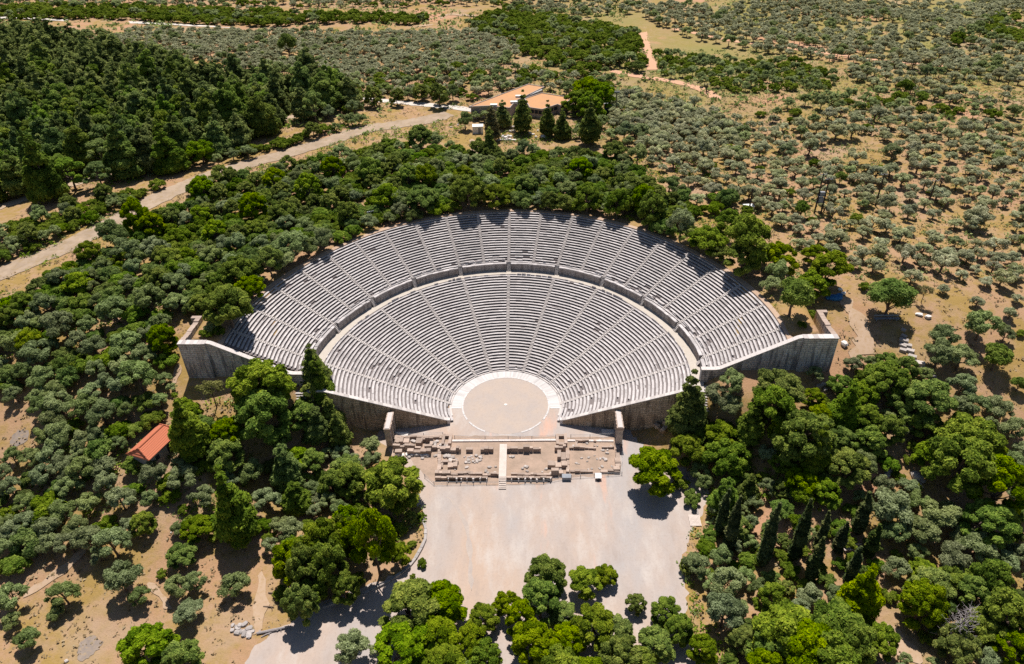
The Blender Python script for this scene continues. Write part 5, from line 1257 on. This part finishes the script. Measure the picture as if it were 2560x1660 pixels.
# at most 300 of a kind stay single things (the ones largest in the picture); the rest of that kind is one mass
single = []; mass = {}
for nm in set(NAME.values()):
    q = [p for p in PL if NAME[p['k']] == nm]
    vis = lambda p: -p['wpx'] if (-40 < p['px'] < 2600 and -40 < p['py'] < 1720) else 1e6-p['wpx']
    q.sort(key=vis)
    single += q[:296]
    if q[296:]: mass[nm] = q[296:]
for p in single:
    d = np.hypot(LP[:, 0]-p['px'], LP[:, 1]-p['py']); i = int(d.argmin())
    a = math.degrees(math.atan2(p['py']-LP[i, 1], p['px']-LP[i, 0])); s = int(((a+22.5) % 360)//45)
    p['key'] = (PHR[p['k']], LN[i], SEC[s]); p['ld'] = float(d[i]); keys.setdefault(p['key'], []).append(p)
for k, lst in keys.items():
    lst.sort(key=lambda p: p['ld'])
    for r, p in enumerate(lst):
        if len(lst) == 1: p['label'] = '%s %s %s' % k
        elif r < 8: p['label'] = '%s, %s %s %s' % (k[0], ORD[r], k[2], k[1])
        else: p['label'] = '%s farther out %s %s' % k
for p in single:
    pr = p['pr']; nm = NAME[p['k']]
    if p['k'] == 'y':
        sz = p['h']/pr.h; sxy = p['fat']; sc = (sxy, sxy, sz)
    else:
        s = p['w']/pr.cw; sc = (s*rnd.uniform(.88, 1.12), s*rnd.uniform(.88, 1.12), s*rnd.uniform(.85, 1.2)*p.get('zs', 1))
    loc = (p['x'], p['y'], p['z']); rz = rnd.uniform(0, 6.28)
    if p['wpx'] > 34 and p['k'] != 'b':
        o = bpy.data.objects.new(nm, None); o.empty_display_size = .3; COL.objects.link(o)
        mesh_obj('trunk', pr.trunk(), o); mesh_obj('crown', pr.crown(), o)
    else:
        o = mesh_obj(nm, pr.joined())
    o.location = loc; o.rotation_euler = (0, 0, rz); o.scale = sc
    tag(o, p['label'], CATN[nm], GRP.get(nm))
def thin(pr, keep):
    nl = len(pr.cv)
    idx = np.nonzero(rng.random(len(pr.cf)) < keep)[0]; F = pr.cf[idx]; V = pr.cv[F]
    c = V.mean(1, keepdims=True); V = c+(V-c)*(1/math.sqrt(keep))*.92
    return V.reshape(-1, 3), np.repeat(pr.ct[F[:, 0]], 4)
MASSLAB = dict(olive_tree=('far_olive_grove', 'far silvery olive groves filling the plain beyond the theatre', 'olive grove'), scrub_bush=('far_scrub', 'mass of far dark scrub beyond and beside the theatre', 'scrub'),
               pine_tree=('far_pine_wood', 'mass of smaller dark pines in the wood at upper left', 'pine wood'), wild_olive_tree=('far_wild_olives', 'mass of smaller grey green wild olives among the scrub', 'wild olives'))
for nm, q in mass.items():
    V, F, TN, MI = [], [], [], []; base = 0; cache = {}
    mats = []
    for p in q:
        pr = p['pr']
        if id(pr) not in cache: cache[id(pr)] = thin(pr, .3 if nm != 'olive_tree' else .14)
        cv, ct = cache[id(pr)]; s = p['w']/pr.cw; a = rnd.uniform(0, 6.28); ca, sa = math.cos(a), math.sin(a)
        v = cv*s; v = np.stack([v[:, 0]*ca-v[:, 1]*sa+p['x'], v[:, 0]*sa+v[:, 1]*ca+p['y'], v[:, 2]+p['z']], -1)
        tv = pr.tv*s; tv = np.stack([tv[:, 0]*ca-tv[:, 1]*sa+p['x'], tv[:, 0]*sa+tv[:, 1]*ca+p['y'], tv[:, 2]+p['z']], -1)
        if pr.leafmat not in mats: mats.append(pr.leafmat)
        tf = pr.tf[:20]
        V += [v, tv]; F += [np.arange(len(v)).reshape(-1, 4)+base, tf+base+len(v)]; base += len(v)+len(tv)
        TN += [np.clip(ct+rnd.uniform(-.25, .25), 0, 1), np.full(len(tv), .5)]; MI += [np.full(len(v)//4, mats.index(pr.leafmat)), np.full(len(tf), -1)]
    MI = np.concatenate(MI); MI[MI < 0] = len(mats)
    me = np_mesh(MASSLAB[nm][0], np.concatenate(V), np.concatenate(F), np.concatenate(TN), mats+['bark'], MI)
    tag(mesh_obj(MASSLAB[nm][0], me), MASSLAB[nm][1], MASSLAB[nm][2], kind='stuff')
print('TREES', len(single), {k: len(v) for k, v in mass.items()}, {k: sum(1 for p in PL if p['k'] == k) for k in PHR})

# dead grey tree
g = GC('I', 1835, 1440); ux, uy = cp('I', 1960, 1150); z = g[2]+6
for _ in range(60):
    u, v, d = proj(g[0]+.5, g[1], z); z += (v-uy)*.05
hh = z-g[2]; dt = thing('dead_tree', 'bare dead grey tree with many thin branches at the lower right', 'dead tree', tuple(g))
b = MB(); b.tube([(0, 0, -.3), (.1, .1, hh*.35), (.3, .1, hh*.7), (.5, 0, hh)], [.26, .2, .12, .03], 7); b.build('trunk', 'dead_wood', dt)
b = MB()
for k in range(90):
    f = .12+.85*(k/90); s = Vector((.5*f, .1, hh*f)); a = k*2.4; L = (1-f)*3.6+.7; L *= rnd.uniform(.6, 1.1)
    m = s+Vector((math.cos(a), math.sin(a), .25))*L*.5; e = s+Vector((math.cos(a+.15), math.sin(a+.15), .30+rnd.uniform(-.2, .25)))*L
    b.tube([s, m, e], [.06*(1.2-f)+.02, .04, .015], 4)
    for j in range(2):
        w = m+(e-m)*rnd.random(); b.tube([w, w+Vector((rnd.uniform(-.7, .7), rnd.uniform(-.7, .7), rnd.uniform(0, .6)))], [.025, .01], 4)
b.build('branches', 'dead_wood', dt)

# ground cover
def tufts(name, n, mat, area, size, hgt, label, cat, test, quads=5, leafk=.42, flat=.9):
    X = area[0]+rng.random(n)*(area[1]-area[0]); Y = area[2]+rng.random(n)*(area[3]-area[2])
    Z = T(X, Y); px, py, d = proj(X, Y, Z)
    ok = (px > -60) & (px < 2620) & (py > -40) & (py < 1720) & road_clear(X, Y, -1.1) & test(X, Y, px, py)
    X, Y, Z = X[ok], Y[ok], Z[ok]; n = len(X)
    s = size*(.4+1.1*rng.random(n)**1.5); off = rng.normal(size=(n, quads, 3))*np.array([.5, .5, .2])*s[:, None, None]
    r2 = np.hypot(off[..., 0], off[..., 1])/s[:, None]
    off[..., 2] = np.abs(off[..., 2])+hgt*s[:, None]*np.clip(.8-r2*.6, .05, 1)
    c = np.stack([X, Y, Z], -1)[:, None, :]+off
    nr = rng.normal(size=(n, quads, 3))*.7+np.array([0, 0, flat]); nr /= np.linalg.norm(nr, axis=-1, keepdims=True)
    t1 = np.cross(nr, rng.normal(size=nr.shape)); t1 /= np.linalg.norm(t1, axis=-1, keepdims=True); t2 = np.cross(nr, t1)
    a = (leafk*s)[:, None, None]
    Q = np.stack([c-t1*a-t2*a*.5, c+t1*a-t2*a*.4, c+t1*a*.6+t2*a*.6, c-t1*a*.7+t2*a*.5], 2).reshape(-1, 3)
    tn = np.repeat(np.clip(np.repeat(.5+.2*rng.normal(size=n), quads)+.25*rng.normal(size=n*quads), 0, 1), 4)
    me = np_mesh(name, Q, np.arange(len(Q)).reshape(-1, 4), tn, [mat])
    tag(mesh_obj(name, me), label, cat, kind='stuff')
PLZ = [(float(p[0]), float(p[1])) for p in plaza]
def off_site(X, Y, px, py):
    return ~inpoly(PLZ, X, Y) & ~((np.hypot(X, Y) < 60) & (Y > -10)) & ~((np.abs(X) < 70) & (np.abs(X) > 12) & (Y > -10) & (Y < 6)) & ~((np.abs(X) < 30) & (Y > -26) & (Y < 0))
tufts('dry_grass', 30000, 'straw', (-140, 190, -75, 200), .6, .12, 'dry straw coloured grass tufts over the open slopes', 'dry grass', off_site, 4, .36, 1.6)
bushy = lambda X, Y, px, py: off_site(X, Y, px, py) & ~((X < 0) & (Y < -40)) & (np.sin(X*.21+1)+np.sin(Y*.17)+np.sin((X-Y)*.11) > .2)
tufts('field_scrub', 9000, 'wild_olive_leaves', (55, 260, 20, 230), .9, .35, 'low grey green weeds between the olives of the right slope', 'weeds', off_site, 7, .3)
tufts('undergrowth', 12000, 'shrub_leaves', (-140, 60, -75, 150), .9, .7, 'low green undergrowth between the trees and bushes', 'undergrowth', bushy, 14, .24)
tufts('undergrowth', 7000, 'wild_olive_leaves', (-140, 55, -75, 230), 1.0, .7, 'low grey green herbs scattered over the slopes', 'herbs', bushy, 14, .24)
tufts('field_scrub', 9000, 'wild_olive_leaves', (-350, 330, 120, 420), 1.9, .5, 'far low scrub dotted over the plain', 'low scrub', lambda X, Y, px, py: (np.sin(X*.05)+np.sin(Y*.043+1)+np.sin((X+Y)*.031) > .2), 6, .36)

# ------------------------------------------------------------------ light
EL, AZ = 65.0, 0.0
w = bpy.data.worlds.new("World"); SC.world = w; w.use_nodes = True
nt = w.node_tree; nt.nodes.clear()
sky = nt.nodes.new('ShaderNodeTexSky'); sky.sky_type = 'NISHITA'; sky.sun_disc = False
sky.sun_elevation = R(EL); sky.sun_rotation = R(AZ); sky.air_density = 1.0; sky.dust_density = 0.6; sky.altitude = 300
bg = nt.nodes.new('ShaderNodeBackground'); bg.inputs[1].default_value = 0.06
ow = nt.nodes.new('ShaderNodeOutputWorld'); nt.links.new(sky.outputs[0], bg.inputs[0]); nt.links.new(bg.outputs[0], ow.inputs[0])
sl = bpy.data.lights.new('sun', 'SUN'); sl.energy = 5.0; sl.angle = R(.5); sl.color = (1.0, .955, .90)
so = bpy.data.objects.new('sun', sl); COL.objects.link(so); so.rotation_euler = (-R(90-EL), 0, R(AZ))
so.location = (0, 60, 200)
SC.view_settings.view_transform = 'Standard'; SC.view_settings.look = 'None'
SC.view_settings.exposure = 0.36; SC.view_settings.gamma = 1.0
SC.render.engine = 'CYCLES'; SC.cycles.max_bounces = 4; SC.cycles.diffuse_bounces = 2; SC.cycles.use_denoising = False
